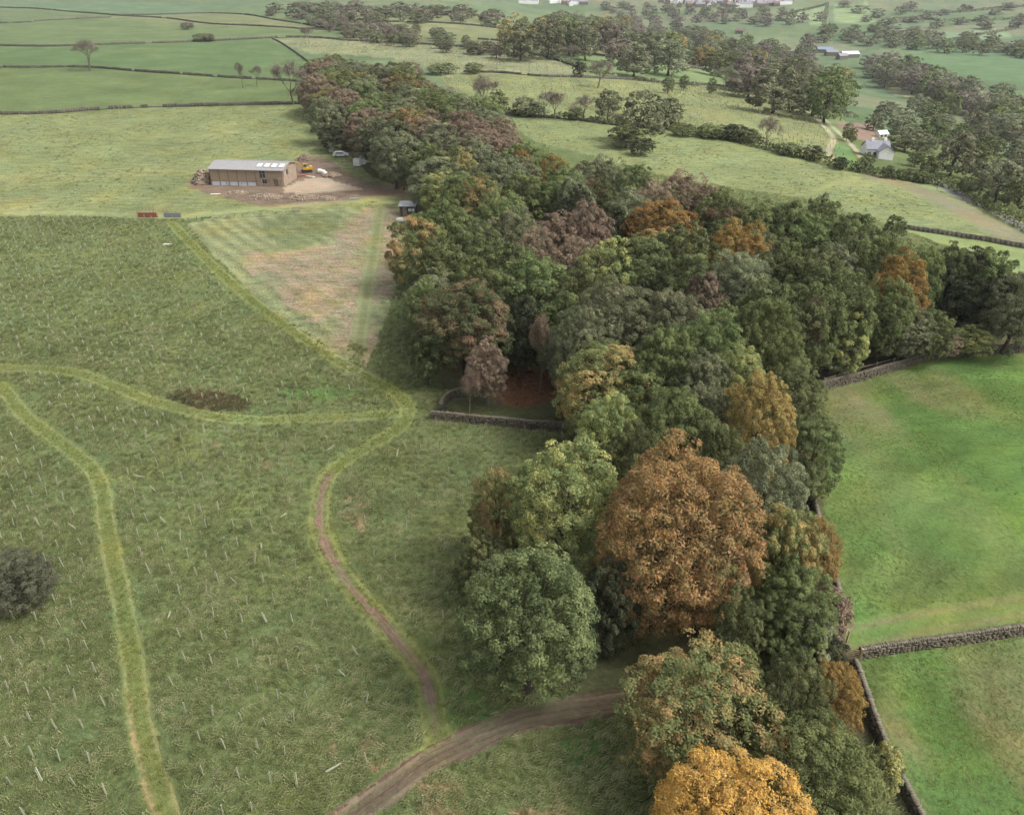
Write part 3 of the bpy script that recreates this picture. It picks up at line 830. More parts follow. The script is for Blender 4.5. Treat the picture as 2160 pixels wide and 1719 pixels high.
def tubes(segs, n):
    """segs: list of (p, q, r0, r1) -> V, F arrays"""
    P = np.array([s[0] for s in segs], float); Q = np.array([s[1] for s in segs], float)
    r0 = np.array([s[2] for s in segs]); r1 = np.array([s[3] for s in segs])
    d = unit(Q - P)
    ref = np.where(np.abs(d[:, 2:3]) < .9, np.array([[0, 0, 1.0]]), np.array([[1.0, 0, 0]]))
    a = unit(np.cross(d, ref)); b = np.cross(d, a)
    an = np.arange(n) * 2 * math.pi / n
    ring = a[:, None, :] * np.cos(an)[None, :, None] + b[:, None, :] * np.sin(an)[None, :, None]
    V = np.concatenate([P[:, None] + ring * r0[:, None, None], Q[:, None] + ring * r1[:, None, None]], 1)
    base = (np.arange(len(segs)) * 2 * n)[:, None]
    i = np.arange(n)
    F = np.stack([base + i, base + (i + 1) % n, base + n + (i + 1) % n, base + n + i], -1).reshape(-1, 4)
    return V.reshape(-1, 3), F

TR, TH_ = 5.0, 12.0          # prototype crown radius and tree height

def cards(pos, nrm, length, width, r):
    """leaf blades: four-cornered, slightly cupped"""
    n = len(pos)
    t = unit(np.cross(nrm, unit(r.normal(size=(n, 3)))))
    b = np.cross(nrm, t)
    L = length[:, None] * .5; W = width[:, None] * .5
    V = np.stack([pos - t * L, pos + b * W + nrm * W * .25, pos + t * L, pos - b * W + nrm * W * .25], 1).reshape(-1, 3)
    F = np.arange(n * 4).reshape(n, 4)
    return V, F

def crown_proto(name, seed, n_lobe, n_leaf, leaf, base=.2, lobe=(.24, .36), spray=0.0, flat=1.0, aspect=.6, inner=.1, power=2.0, rag=.16, sub=8, knob=(.065, .12)):
    r = np.random.default_rng(seed)
    zb = base * TH_; zc = (zb + TH_) / 2; hz = (TH_ - zb) / 2
    dirs = []
    while len(dirs) < n_lobe:
        c = unit(r.normal(size=(24, 3))); c = c[c[:, 2] > -.8]
        if not dirs: dirs.append(c[0]); continue
        D = np.array(dirs)
        q = (c @ D.T).max(1)
        dirs.append(c[q.argmin()])
    D = np.array(dirs)
    if power != 2.0:
        D2 = np.abs(D) ** power; D = D / (D2.sum(1) ** (1 / power))[:, None] * np.linalg.norm(D, axis=1, keepdims=True)
    env = 1 + rag * (r.uniform(size=n_lobe) - .62) + .1 * np.sin(3 * np.arctan2(D[:, 1], D[:, 0]) + seed)
    lr = TR * r.uniform(lobe[0], lobe[1], n_lobe)
    sc = np.array([TR, TR, hz])
    C = D * (sc - lr.mean() * np.array([1, 1, .9])) * env[:, None]
    C[:, 2] = C[:, 2] * flat + zc
    lrand = r.uniform(size=n_lobe)
    n_in = int(n_leaf * inner); n_out = n_leaf - n_in
    out = unit(C - np.array([0, 0, zc - hz * .25]))
    ns = n_lobe * sub
    sl = np.repeat(np.arange(n_lobe), sub)
    sd = unit(.8 * r.normal(size=(ns, 3)) + 1.0 * out[sl] + np.array([0, 0, .4]))
    sr = TR * r.uniform(knob[0], knob[1], ns)
    SC = C[sl] + sd * (lr[sl] * r.uniform(.72, 1.02, ns))[:, None] * np.array([1, 1, .85])
    wt = sr ** 2 * r.uniform(.35, 1.3, ns)
    si = r.choice(ns, n_out, p=wt / wt.sum()); li = sl[si]
    d = unit(r.normal(size=(n_out, 3)) + .9 * sd[si] + np.array([0, 0, .5]))
    pos = SC[si] + d * (sr[si] * (1.05 - .45 * r.uniform(size=n_out) ** 2))[:, None] * np.array([1, 1, .8])
    nrm = unit(d + .4 * r.normal(size=(n_out, 3)) + np.array([0, 0, .4]))
    if spray > 0:      # upright feathery sprays
        nrm = unit(nrm + spray * unit(np.cross(d, r.normal(size=(n_out, 3)))))
    ui = unit(r.normal(size=(n_in, 3))) * (r.uniform(size=(n_in, 1)) ** .33) * sc * .72
    ui[:, 2] = ui[:, 2] * flat + zc
    pos = np.vstack([pos, ui]); nrm = np.vstack([nrm, unit(r.normal(size=(n_in, 3)) + np.array([0, 0, .5]))])
    n = n_leaf
    ln = leaf * r.uniform(.65, 1.4, n)
    V, F = cards(pos, nrm, ln, ln * aspect, r)
    me = mesh_np(name, V, F)
    srand = np.clip(lrand[sl] + .3 * r.normal(size=ns), 0, 1)
    lo = np.concatenate([srand[si], r.uniform(size=n_in)])
    patch = .5 + .5 * np.sin(pos[:, 0] * .55 + seed) * np.sin(pos[:, 1] * .6 + 1.7 * seed) * np.cos(pos[:, 2] * .45)
    lv = np.stack([lo, np.clip(patch + .25 * r.normal(size=n), 0, 1), r.uniform(size=n)], 1)
    pattr(me, 'lv', np.repeat(lv, 4, axis=0))
    # trunk and limbs
    segs = []
    tk = .2 + .012 * n_lobe ** .5
    p = np.array([0, 0, -.4]); top = TH_ * .62
    for k in range(5):
        q = np.array([r.normal(0, .12), r.normal(0, .12), -.4 + (top + .4) * (k + 1) / 5])
        segs.append((p, q, tk * (1.25 - .2 * k) * (1.35 if k == 0 else 1), tk * (1.05 - .2 * k))); p = q
    for i in r.choice(n_lobe, min(n_lobe, 16), replace=False):
        s = np.array([0, 0, TH_ * r.uniform(.2, .52)]); e = C[i]
        m = (s + e) / 2 + np.array([0, 0, .5]) + r.normal(0, .25, 3)
        segs += [(s, m, .13, .085), (m, e, .085, .03)]
        for _ in range(2):
            f = e + r.normal(0, 1, 3) * lr[i] * .6
            segs.append((m * .3 + e * .7, f, .045, .015))
    tv, tf = tubes(segs, 5)
    return me, mesh_np(name + '_trunk', tv, tf, True)

def bare_proto(name, seed, depth=5, leaves=0, leaf=.22, spread=.5, first=.3, lf_aspect=.6):
    r = np.random.default_rng(seed)
    segs = []; tips = []
    def grow(p, d, ln, rd, k):
        q = p
        for s in range(2):
            d2 = unit((d + r.normal(0, .12, 3) + np.array([0, 0, .06]))[None])[0]
            e = q + d2 * ln / 2
            segs.append((q, e, max(rd, .035), max(rd * .82, .03))); q = e; d = d2; rd *= .82
            if k <= 3: tips.append(q)
        if k == 0: tips.append(q); return
        for _ in range(3 if k > 1 else 4):
            nd = unit((d + r.normal(0, spread, 3) + np.array([0, 0, .12]))[None])[0]
            grow(q, nd, ln * r.uniform(.62, .82), rd * .66, k - 1)
    grow(np.array([0, 0, -.3]), np.array([0, 0, 1.0]), first * TH_, .3, depth)
    V, F = tubes(segs, 3)
    z = V[:, 2].max(); w = np.quantile(np.hypot(V[:, 0], V[:, 1]), .985)
    f = np.array([TR / w, TR / w, TH_ / z])
    V = V * f
    trunk = mesh_np(name + '_trunk', V, F, True)
    pattr(trunk, 'lv', np.tile((.5, .5, .5), (len(V), 1)))
    if not leaves: return None, trunk
    T = np.array(tips) * f
    pos = T[r.integers(0, len(T), leaves)] + r.normal(0, .5, (leaves, 3))
    nrm = unit(r.normal(size=(leaves, 3)) + np.array([0, 0, .5]))
    ln = leaf * r.uniform(.6, 1.4, leaves)
    V, F = cards(pos, nrm, ln, ln * lf_aspect, r)
    me = mesh_np(name, V, F)
    lv = np.stack([np.clip(.5 + .3 * np.sin(pos[:, 0] + pos[:, 2]), 0, 1), r.uniform(size=leaves), r.uniform(size=leaves)], 1)
    pattr(me, 'lv', np.repeat(lv, 4, axis=0))
    return me, trunk

PROTO = {
 'near': [crown_proto('near_crown_a', 1, 84, 54000, .175, base=.08), crown_proto('near_crown_b', 2, 70, 54000, .175, base=.05, rag=.24), crown_proto('near_crown_c', 3, 100, 54000, .17, base=.12, lobe=(.17, .32)), crown_proto('near_crown_d', 4, 90, 54000, .17, base=.1, lobe=(.16, .34), power=2.4)],
 'beech': [crown_proto('beech_crown_a', 5, 170, 72000, .18, base=.0, lobe=(.13, .23), spray=.25, aspect=.45, power=2.7, rag=.12), crown_proto('beech_crown_b', 6, 140, 64000, .18, base=.05, lobe=(.13, .24), spray=.25, aspect=.45, rag=.12)],
 'mid': [crown_proto('mid_crown_%d' % i, 20 + i, 48 + 7 * i, 24000, .25, base=.06 + .02 * i, lobe=(.16, .3), sub=7, knob=(.075, .135), rag=.1 + .05 * i) for i in range(5)],
 'far': [crown_proto('far_crown_%d' % i, 40 + i, 26 + 4 * i, 2600, .62, base=.0, lobe=(.24, .4), aspect=.75, sub=4, knob=(.13, .22)) for i in range(4)],
 'tiny': [crown_proto('tiny_crown_%d' % i, 60 + i, 14 + 3 * i, 480, 1.4, base=-.05, lobe=(.3, .45), aspect=.8, sub=2, knob=(.2, .35)) for i in range(3)],
 'bush': [crown_proto('bush_crown_%d' % i, 70 + i, 30, 5200, .5, base=.0, lobe=(.24, .4), sub=5, knob=(.1, .18)) for i in range(2)],
 'twiggy': [crown_proto('twiggy_crown', 80, 60, 36000, .3, base=.0, lobe=(.26, .38), spray=1.0, aspect=.24)],
 'sparse': [bare_proto('sparse_crown_%d' % i, 90 + i, 5, 9000, .26, .42, .26) for i in range(2)],
 'bare': [bare_proto('bare_crown_%d' % i, 95 + i, 5, 3200, .75, .5, .25, .09) for i in range(3)],
}
TRUNK_MAT = {'bare': LEAF['tw'], 'twiggy': LEAF['wl']}
TREES = []     # records for the labels
_cnt = [0]

def plant(kind, mat, x, y, w, h, name='woodland_tree', label=None, group=None, parts=True, cat='tree', short=None):
    i = _cnt[0]; _cnt[0] += 1
    r = random.Random(i * 7 + 3)
    cm, tm = PROTO[kind][r.randrange(len(PROTO[kind]))]
    s = w / (2 * TR); sz = h / TH_
    z = tz(x, y) - .05
    root = bpy.data.objects.new(name, None)
    root.empty_display_size = .5
    root.location = (x, y, z); root.rotation_euler = (r.uniform(-.03, .03), r.uniform(-.03, .03), r.uniform(0, 6.28))
    root.scale = (s * r.uniform(.94, 1.06), s * r.uniform(.94, 1.06), sz)
    COL.objects.link(root)
    if cm is not None:
        link('crown', cm, LEAF[mat], root)
    link('trunk', tm, TRUNK_MAT.get(kind, M_bark) if mat != 'pk' else M_pale_bark, root)
    tag(root, label, cat, group)
    px, py = project(x, y, z + h * .75)
    rec = dict(o=root, mat=mat, px=float(px), py=float(py), label=label, short=short, name=name, x=x, y=y, w=w, h=h, group=group)
    TREES.append(rec)
    return root

def at_apex(px, py, h, wpx):
    """tree whose crown top shows at this pixel, h metres tall, crown wpx photo pixels wide"""
    zc = .53 * h; b = .5 * h
    x, y = G(px, py + .4 * wpx, zc)
    for _ in range(6):
        d = slant(x, y, tz(x, y) + zc); a = .5 * wpx * d / FPX
        dep = math.atan2(CAM_H - tz(x, y) - zc, math.hypot(x, y))
        s = math.hypot(a * math.sin(dep), b * math.cos(dep)) * 1.03 * FPX / d
        x, y = G(px, py + s, zc)
    return x, y, wpx * slant(x, y, tz(x, y) + zc) / FPX

def tree(px, py, wpx, h, mat, kind='mid', name='woodland_tree', label=None, group=None, short=None, cat='tree'):
    x, y, w = at_apex(px, py, h, wpx)
    return plant(kind, mat, x, y, w, h, name, label, group, short=short, cat=cat)

def tree_foot(px, ytop, ybase, wpx, mat, kind='far', name='hedgerow_tree', label=None, group=None, short=None, cat='tree'):
    x, y = G(px, ybase); z = tz(x, y)
    lo, hi = .5, 40.0
    for _ in range(30):
        m = (lo + hi) / 2
        if project(x, y, z + m)[1] > ytop: lo = m
        else: hi = m
    return plant(kind, mat, x, y, wpx * slant(x, y, z + lo * .6) / FPX, lo, name, label, group, short=short, cat=cat)

# --- the near trees
G_SPIN = 'trees of the narrow wood below the clearing'
tree(1545, 1597, 300, 9.5, 'og', 'beech', 'beech_tree', 'bright orange beech cut off by the bottom edge of the picture', G_SPIN, 'the bright orange beech')
tree(1708, 1502, 262, 9.5, 'mg', 'near', 'oak_tree', 'broad green oak with a hint of yellow beside the bright orange beech', G_SPIN, 'the broad green oak by the orange beech')
tree(1482, 1362, 320, 9.5, 'bm', 'near', 'oak_tree', 'spreading oak with green leaves turning brown where the mud track enters the trees', G_SPIN, 'the browning oak over the mud track')
tree(1668, 1368, 150, 10, 'dg', 'near', 'oak_tree', 'small dark green tree squeezed between the browning oak and the golden tree', G_SPIN)
tree(1750, 1388, 132, 7.5, 'go', 'near', 'beech_tree', 'golden brown tree against the stone wall just below the wooden gate', G_SPIN, 'the golden tree below the gate')
tree(1858, 1560, 95, 4.5, 'yg', 'bush', 'thorn_bush', 'small yellow-green thorn bush growing against the stone wall', None, cat='bush')
tree(1112, 1142, 300, 13, 'dg', 'near', 'oak_tree', 'large dense dark green oak standing over the rutted junction', G_SPIN, 'the large dark green oak')
tree(1196, 928, 232, 14, 'yg', 'near', 'oak_tree', 'yellow-green oak just behind the large dark green oak', G_SPIN, 'the yellow-green oak')
tree(1050, 985, 125, 10, 'bm', 'near', 'thorn_tree', 'slim dark thorn tree at the left edge of the narrow wood', G_SPIN)
tree(1020, 1120, 120, 7, 'dg', 'mid', 'thorn_tree', 'low dark scrubby tree tucked in left of the large dark oak', G_SPIN)
tree(1432, 930, 345, 16.5, 'rb', 'beech', 'beech_tree', 'huge russet and orange beech, tallest tree of the wood', G_SPIN, 'the huge russet beech')
tree(1598, 925, 195, 14, 'gg', 'near', 'oak_tree', 'rounded green tree behind the right shoulder of the huge russet beech', G_SPIN)
tree(1712, 870, 138, 9.5, 'dg', 'near', 'oak_tree', 'dark green tree leaning out over the edge of the bright green field', G_SPIN, 'the dark tree at the field edge')
tree(1592, 782, 178, 14, 'ta', 'near', 'beech_tree', 'tall brownish tan beech right of the middle of the wood', G_SPIN, 'the tall tan beech')
tree(1668, 762, 145, 10, 'dg', 'near', 'oak_tree', 'dark green tree behind the tall tan beech beside the field', G_SPIN)
tree(1645, 1062, 165, 12, 'bm', 'near', 'oak_tree', 'dark green tree pressed against the right side of the huge russet beech', G_SPIN)
tree(1704, 1078, 125, 10, 'ta', 'near', 'oak_tree', 'small orange-tinged tree beside the wall of the bright green field', G_SPIN)
tree(1672, 1178, 175, 9, 'mg', 'near', 'holly_tree', 'green holly in the shade right of the huge russet beech', G_SPIN)
tree(1740, 1222, 115, 6, 'pk', 'bush', 'thorn_bush', 'pinkish brown thorn bush on the wall above the gate', None, cat='bush')
tree(1700, 1262, 135, 6, 'gg', 'bush', 'thorn_bush', 'grey-green thorn bush left of the pinkish brown thorn', None, cat='bush')
tree(1742, 1330, 84, 4.2, 'ev', 'bush', 'holly_bush', 'very dark bush beside the wooden gate', None, cat='bush')
tree(1275, 826, 145, 12, 'yg', 'near', 'oak_tree', 'rounded yellow-green oak beyond the small stone enclosure', G_SPIN, 'the rounded yellow-green oak')
tree(1412, 812, 170, 13, 'mg', 'near', 'oak_tree', 'broad mid green oak between the yellow-green oak and the tall tan beech', G_SPIN)
tree(1500, 880, 130, 13, 'dg', 'near', 'oak_tree', 'dark green tree directly behind the top of the huge russet beech', G_SPIN)
tree(1340, 900, 120, 12, 'dg', 'near', 'oak_tree', 'dark green tree behind the left shoulder of the huge russet beech', G_SPIN)
tree(1560, 1230, 110, 10, 'dg', 'mid', 'holly_tree', 'dark green understorey tree below the huge russet beech', G_SPIN)
tree(1280, 1170, 130, 10, 'ev', 'mid', 'holly_tree', 'blackish green understorey tree between the two largest near trees', G_SPIN)

# --- the main wood
G_MAIN = 'trees of the main wood'
MAIN = [
 (975, 588, 205, 13, 'br', 'near', 'rounded dark oak with a brown top at the left corner of the main wood', 'the brown-topped oak'),
 (1028, 712, 92, 9, 'pk', 'mid', 'pinkish brown birch standing in front of the dark gap in the wood', 'the pinkish birch by the clearing'),
 (988, 782, 68, 6, 'pk', 'sparse', 'small pinkish birch beside the corner of the stone enclosure', None),
 (900, 690, 70, 8, 'dg', 'mid', None, None), (1128, 532, 175, 14, 'mg', 'mid', None, None), (1215, 562, 120, 13, 'dg', 'mid', None, None),
 (1275, 502, 135, 14, 'yg', 'mid', 'green tree flushed with yellow and orange in the middle of the wood', 'the yellow-flushed tree'),
 (1180, 448, 130, 12, 'pk', 'mid', 'largest pinkish brown larch at the heart of the main wood', 'the large pinkish larch'),
 (1240, 425, 105, 14, 'pk', 'mid', None, None), (1130, 478, 100, 13, 'pk', 'mid', None, None), (1210, 498, 110, 13, 'pk', 'mid', None, None), (1255, 468, 90, 13, 'pk', 'mid', None, None),
 (1298, 588, 190, 15, 'gg', 'near', 'big domed grey-green oak in the middle of the main wood', 'the big domed grey-green oak'),
 (1412, 600, 155, 15, 'gg', 'near', None, None), (1218, 640, 140, 14, 'gg', 'near', None, None), (1270, 712, 225, 12, 'bm', 'near', 'wide brownish-topped oak above the bracken clearing', 'the wide oak above the clearing'),
 (1390, 680, 150, 14, 'mg', 'near', None, None), (1480, 655, 160, 14, 'mg', 'near', None, None),
 (1450, 525, 130, 14, 'dg', 'mid', None, None), (1352, 500, 140, 14, 'dg', 'mid', None, None), (1440, 468, 150, 15, 'dg', 'mid', None, None),
 (1395, 416, 172, 15, 'go', 'mid', 'bright golden beech rising at the back of the main wood', 'the golden beech at the back'),
 (1555, 462, 130, 14, 'go', 'mid', 'second golden beech at the back of the main wood, the smaller one', 'the smaller golden beech'),
 (1552, 525, 165, 14, 'gg', 'near', None, None), (1482, 570, 108, 12, 'pk', 'mid', 'pinkish rounded tree beside the black gap in the wood', 'the pinkish rounded tree'),
 (1610, 618, 150, 15, 'mg', 'near', 'mid green oak with a yellow-green crest right of the wood centre', 'the crested mid green oak'),
 (1640, 500, 130, 14, 'dg', 'mid', None, None), (1702, 522, 150, 14, 'dg', 'mid', None, None), (1762, 562, 150, 14, 'dg', 'mid', None, None), (1700, 592, 130, 14, 'dg', 'mid', None, None),
 (1888, 528, 118, 14, 'go', 'mid', 'orange and pink tree towards the right end of the main wood', 'the orange tree at the right end'),
 (1868, 585, 110, 12, 'mg', 'mid', None, None), (2042, 526, 172, 12, 'ev', 'mid', 'large blackish evergreen at the right end of the main wood', 'the large blackish evergreen'),
 (2110, 598, 120, 6.0, 'ev', 'mid', None, None), (2145, 575, 90, 8, 'dg', 'mid', None, None),
 (1902, 638, 140, 8, 'gg', 'mid', None, None), (1832, 642, 95, 7.5, 'pk', 'mid', None, None), (1702, 636, 72, 12, 'pk', 'sparse', 'thin orange-brown tree left of the fence line at the wood edge', 'the thin orange-brown tree'),
 (1782, 645, 100, 9.5, 'yg', 'mid', None, None), (1755, 690, 100, 6.5, 'gg', 'mid', None, None), (1990, 688, 76, 4.5, 'pk', 'mid', None, None),
 (2050, 684, 84, 4.5, 'yg', 'mid', None, None), (1960, 648, 100, 7.5, 'mg', 'mid', None, None), (1725, 700, 66, 6, 'pk', 'sparse', None, None),
 (1540, 725, 135, 12, 'yg', 'near', None, None), (1470, 738, 125, 12, 'gg', 'near', None, None), (1650, 700, 115, 9, 'mg', 'mid', None, None),
 (1480, 800, 120, 12, 'gg', 'near', None, None), (1340, 770, 120, 11, 'mg', 'mid', None, None), (1140, 660, 60, 11, 'pk', 'sparse', None, None),
 (935, 358, 105, 11, 'yg', 'mid', None, None), (1012, 366, 130, 13, 'bm', 'mid', None, None), (945, 422, 118, 13, 'mg', 'mid', None, None),
 (1062, 405, 120, 13, 'mg', 'mid', None, None), (1105, 362, 110, 13, 'mg', 'mid', None, None), (1182, 352, 110, 13, 'mg', 'mid', None, None),
 (1272, 330, 105, 13, 'gg', 'mid', None, None), (1100, 318, 60, 12, 'go', 'mid', None, None), (1168, 322, 66, 12, 'go', 'mid', None, None),
 (1222, 392, 80, 13, 'ev', 'mid', None, None), (1288, 432, 100, 13, 'ev', 'mid', None, None), (1440, 362, 125, 13, 'pk', 'mid', None, None), (1372, 382, 110, 13, 'pk', 'mid', None, None), (1490, 385, 80, 12, 'pk', 'mid', None, None),
 (1345, 345, 60, 7, 'dg', 'mid', None, None), (1520, 398, 110, 13, 'mg', 'mid', None, None), (1592, 418, 110, 13, 'mg', 'mid', None, None), (1660, 420, 110, 13, 'dg', 'mid', None, None),
 (1722, 412, 75, 12, 'gg', 'mid', None, None), (1800, 445, 120, 13, 'dg', 'mid', None, None), (1862, 492, 110, 13, 'mg', 'mid', None, None),
 (1932, 520, 100, 13, 'mg', 'mid', None, None), (2000, 510, 100, 13, 'dg', 'mid', None, None), (2080, 522, 110, 13, 'mg', 'mid', None, None),
 (1005, 470, 130, 13, 'dg', 'mid', None, None), (935, 500, 130, 13, 'dg', 'mid', None, None), (900, 585, 90, 11, 'mg', 'mid', None, None), (1050, 560, 110, 13, 'dg', 'mid', None, None),
 (1110, 620, 90, 11, 'ev', 'mid', None, None), (1000, 535, 110, 13, 'mg', 'mid', None, None),
]
G_UP = 'trees of the upper wood behind the barn'
UPPER = [
 (830, 258, 125, 13, 'ev', 'mid', 'blackish tree at the foot of the upper wood nearest the barn yard', 'the blackish tree by the barn yard'),
 (720, 258, 90, 7.5, 'ev', 'mid', None, None), (900, 300, 100, 12, 'dg', 'mid', None, None), (780, 228, 110, 13, 'pk', 'mid', None, None), (720, 185, 95, 13, 'pk', 'mid', None, None),
 (1010, 272, 100, 12, 'pk', 'mid', None, None), (1060, 250, 80, 12, 'pk', 'mid', None, None), (960, 222, 85, 13, 'dg', 'mid', None, None), (690, 205, 80, 13, 'gg', 'mid', None, None),
 (860, 205, 95, 13, 'gg', 'mid', None, None), (930, 255, 95, 12, 'gg', 'mid', None, None), (1080, 290, 80, 11, 'pk', 'mid', None, None), (970, 310, 90, 12, 'bm', 'mid', None, None),
]
for (px, py, w, h, mt, kd, lb, sh) in MAIN:
    tree(px, py, w, h, mt, kd, 'woodland_tree', lb, G_MAIN, sh)
for (px, py, w, h, mt, kd, lb, sh) in UPPER:
    tree(px, py, w, h, mt, kd, 'upper_wood_tree', lb, G_UP, sh)

def fill_wood(poly_px, h, spacing, mats, name, group, seed, clear=(), kinds=('mid',)):
    r = random.Random(seed)
    P = np.array(poly_px, float)
    X, Y = unproject(P[:, 0], P[:, 1], h * .93); W = np.stack([X, Y], 1)
    x0, y0 = W.min(0); x1, y1 = W.max(0)
    y = y0; row = 0
    while y < y1:
        x = x0 + (row % 2) * spacing / 2
        while x < x1:
            xx = x + r.uniform(-.3, .3) * spacing; yy = y + r.uniform(-.3, .3) * spacing
            x += spacing
            if not inside(W, np.array([xx]), np.array([yy]))[0]: continue
            hh = h * r.uniform(.82, 1.1)
            px, py = project(xx, yy, tz(xx, yy) + hh * .5)
            if any(a < px < b and c < py < d for a, b, c, d in clear): continue
            if any(math.hypot(t['x'] - xx, t['y'] - yy) < .56 * (t['w'] * .5 + spacing * .62) for t in TREES if t['name'] in ('woodland_tree', 'upper_wood_tree', 'oak_tree', 'beech_tree')): continue
            plant(kinds[0], r.choice(mats), xx, yy, spacing * r.uniform(1.15, 1.45), hh, name, None, group)
        y += spacing * .87; row += 1
fill_wood([(870, 380), (960, 352), (1050, 325), (1200, 325), (1300, 345), (1380, 395), (1500, 405), (1600, 415), (1700, 425), (1800, 450), (1880, 490), (2080, 532), (2150, 575), (2220, 590), (2080, 610), (1950, 620), (1800, 650), (1720, 680), (1690, 740), (1500, 830), (1250, 800), (1190, 740), (1130, 650), (1060, 640), (900, 640), (866, 560), (862, 450)],
          12.3, 7.2, ['dg', 'dg', 'mg', 'mg', 'gg', 'gg', 'bm', 'br'], 'woodland_tree', G_MAIN, 4,
          clear=((1095, 1285, 475, 600), (820, 912, 375, 520), (1060, 1190, 700, 880), (1400, 1455, 560, 640), (1545, 1600, 690, 760), (1080, 1150, 660, 770)))
fill_wood([(662, 118), (720, 112), (800, 126), (880, 132), (930, 165), (1000, 205), (1060, 240), (1110, 280), (1130, 310), (1050, 330), (960, 355), (880, 350), (820, 290), (770, 245), (700, 212), (656, 180)],
          12.5, 10.0, ['gg', 'gg', 'gg', 'mg', 'mg', 'pk', 'bm'], 'upper_wood_tree', G_UP, 5)

# --- hedgerow and field trees
def htree(px, py, w, h, mt, kind='far', label=None, name='hedgerow_tree', group='trees and bushes along the field hedges', cat='tree', short=None):
    return tree(px, py, w, h, mt, kind, name, label, group, short, cat)
htree(614, 128, 78, 15, 'tw', 'bare', 'tall bare tree at the left end of the upper wood', short='the tall bare tree by the upper wood')
htree(182, 88, 66, 13, 'tw', 'bare', 'spreading bare tree on the wall of the far left pasture', name='field_tree', group=None)
htree(508, 132, 22, 10, 'tw', 'bare', 'thin bare sapling on the wall left of the upper wood, the left one of two', name='field_tree', group=None)
htree(540, 140, 26, 8, 'tw', 'bare', 'thin bare sapling on the wall left of the upper wood, the right one of two', name='field_tree', group=None)
htree(430, 70, 48, 5, 'fg', 'far', 'dense dark thorn clump on the wall of the far left pastures', name='thorn_clump', group=None, cat='bush')
htree(395, 47, 28, 5, 'tw', 'far', 'small grey thorn above the dense thorn clump on the left pastures', name='thorn_clump', group=None, cat='bush')
htree(650, 60, 34, 9, 'tw', 'bare', 'bare tree on the skyline wall above the upper wood', name='field_tree', group=None)
htree(732, 62, 26, 9, 'tw', 'bare', None); htree(885, 22, 42, 9, 'fg', 'far', 'flat-topped tree on the far wall beyond the pale pasture', name='field_tree', group=None)
htree(640, 4, 70, 9, 'fg', 'far', 'largest clump of trees on the far left skyline', name='field_tree', group=None)
htree(1012, 158, 78, 13, 'tw', 'bare', 'forked bare tree at the head of the long hedge', short='the forked bare tree')
for a in ((1052, 192, 237, 42, 'dg'), (1108, 205, 245, 58, 'gg'), (1135, 215, 247, 40, 'gg'), (1215, 228, 253, 36, 'dg'), (1345, 195, 300, 112, 'gg'), (1318, 262, 312, 74, 'dg'), (1352, 290, 328, 52, 'ev'), (1402, 208, 268, 82, 'gg'),
          (1282, 190, 255, 62, 'gg'), (1440, 262, 288, 50, 'dg'), (1500, 262, 292, 62, 'dg'), (1548, 264, 296, 66, 'ev'), (1580, 272, 300, 44, 'dg'), (1662, 302, 328, 52, 'dg'), (1712, 308, 336, 52, 'ev'),
          (1770, 332, 358, 30, 'ev'), (1823, 324, 362, 34, 'dg'), (1872, 350, 376, 22, 'ev'), (1915, 356, 380, 44, 'dg'), (1945, 362, 386, 40, 'dg')):
    tree_foot(a[0], a[1], a[2], a[3], a[4], 'far', 'hedgerow_tree', None, 'trees and bushes along the field hedges')
htree(1172, 192, 70, 9, 'tw', 'bare'); htree(1232, 200, 62, 8, 'tw', 'bare'); tree_foot(1616, 250, 312, 56, 'tw', 'bare', 'hedgerow_tree', 'bare tree standing alone in the hedge above the long pale field', 'trees and bushes along the field hedges')
htree(1886, 452, 52, 6, 'dg', 'far', 'lone dark thorn at the end of the field wall above the main wood', name='thorn_bush', group=None, cat='bush')
htree(1000, 132, 40, 5, 'dg', 'far', None); htree(930, 132, 60, 5, 'dg', 'far', 'low dark thicket in the pale pasture behind the upper wood', name='thorn_clump', group=None, cat='bush')
htree(1262, 128, 62, 11, 'tw', 'bare', 'wide bare tree on the hedge bank in the middle distance', name='field_tree', group=None)
htree(1222, 130, 30, 7, 'ev', 'far'); htree(1100, 98, 26, 6, 'dg', 'far'); htree(1410, 162, 26, 7, 'dg', 'far'); htree(1443, 158, 20, 7, 'dg', 'far')
htree(1502, 165, 22, 7, 'dg', 'far'); htree(1532, 142, 56, 13, 'fg', 'bare', None); htree(1617, 186, 20, 4, 'dg', 'far'); htree(1205, 95, 40, 10, 'tw', 'bare', None)
# around the farmhouse
FARM = [(2003, 279, 372, 86, 'fg'), (1908, 268, 320, 76, 'fg'), (1960, 250, 310, 70, 'dg'), (1900, 235, 282, 66, 'fg'), (1868, 214, 252, 52, 'fg'), (1930, 200, 246, 50, 'fg'), (1965, 215, 262, 56, 'mg'), (2000, 195, 250, 40, 'mg'),
        (2098, 342, 428, 92, 'fg'), (2140, 378, 448, 66, 'dg'), (2070, 335, 402, 60, 'fg'), (2135, 325, 396, 70, 'fg'), (2050, 300, 362, 56, 'dg'), (2082, 288, 336, 58, 'dg'), (2132, 268, 332, 66, 'fg'), (2050, 236, 290, 60, 'fg'),
        (1785, 258, 298, 22, 'dg'), (1797, 270, 302, 18, 'mg'), (2110, 240, 288, 62, 'fg'), (2150, 292, 346, 56, 'fg'), (2066, 262, 312, 56, 'fg'), (1985, 240, 286, 54, 'fg'), (1928, 318, 352, 34, 'dg'), (1960, 330, 372, 50, 'dg'),
        (1842, 240, 276, 40, 'fg'), (2020, 262, 312, 50, 'dg'), (1950, 285, 330, 50, 'fg'), (2040, 372, 412, 44, 'dg'), (2160, 350, 410, 56, 'dg')]
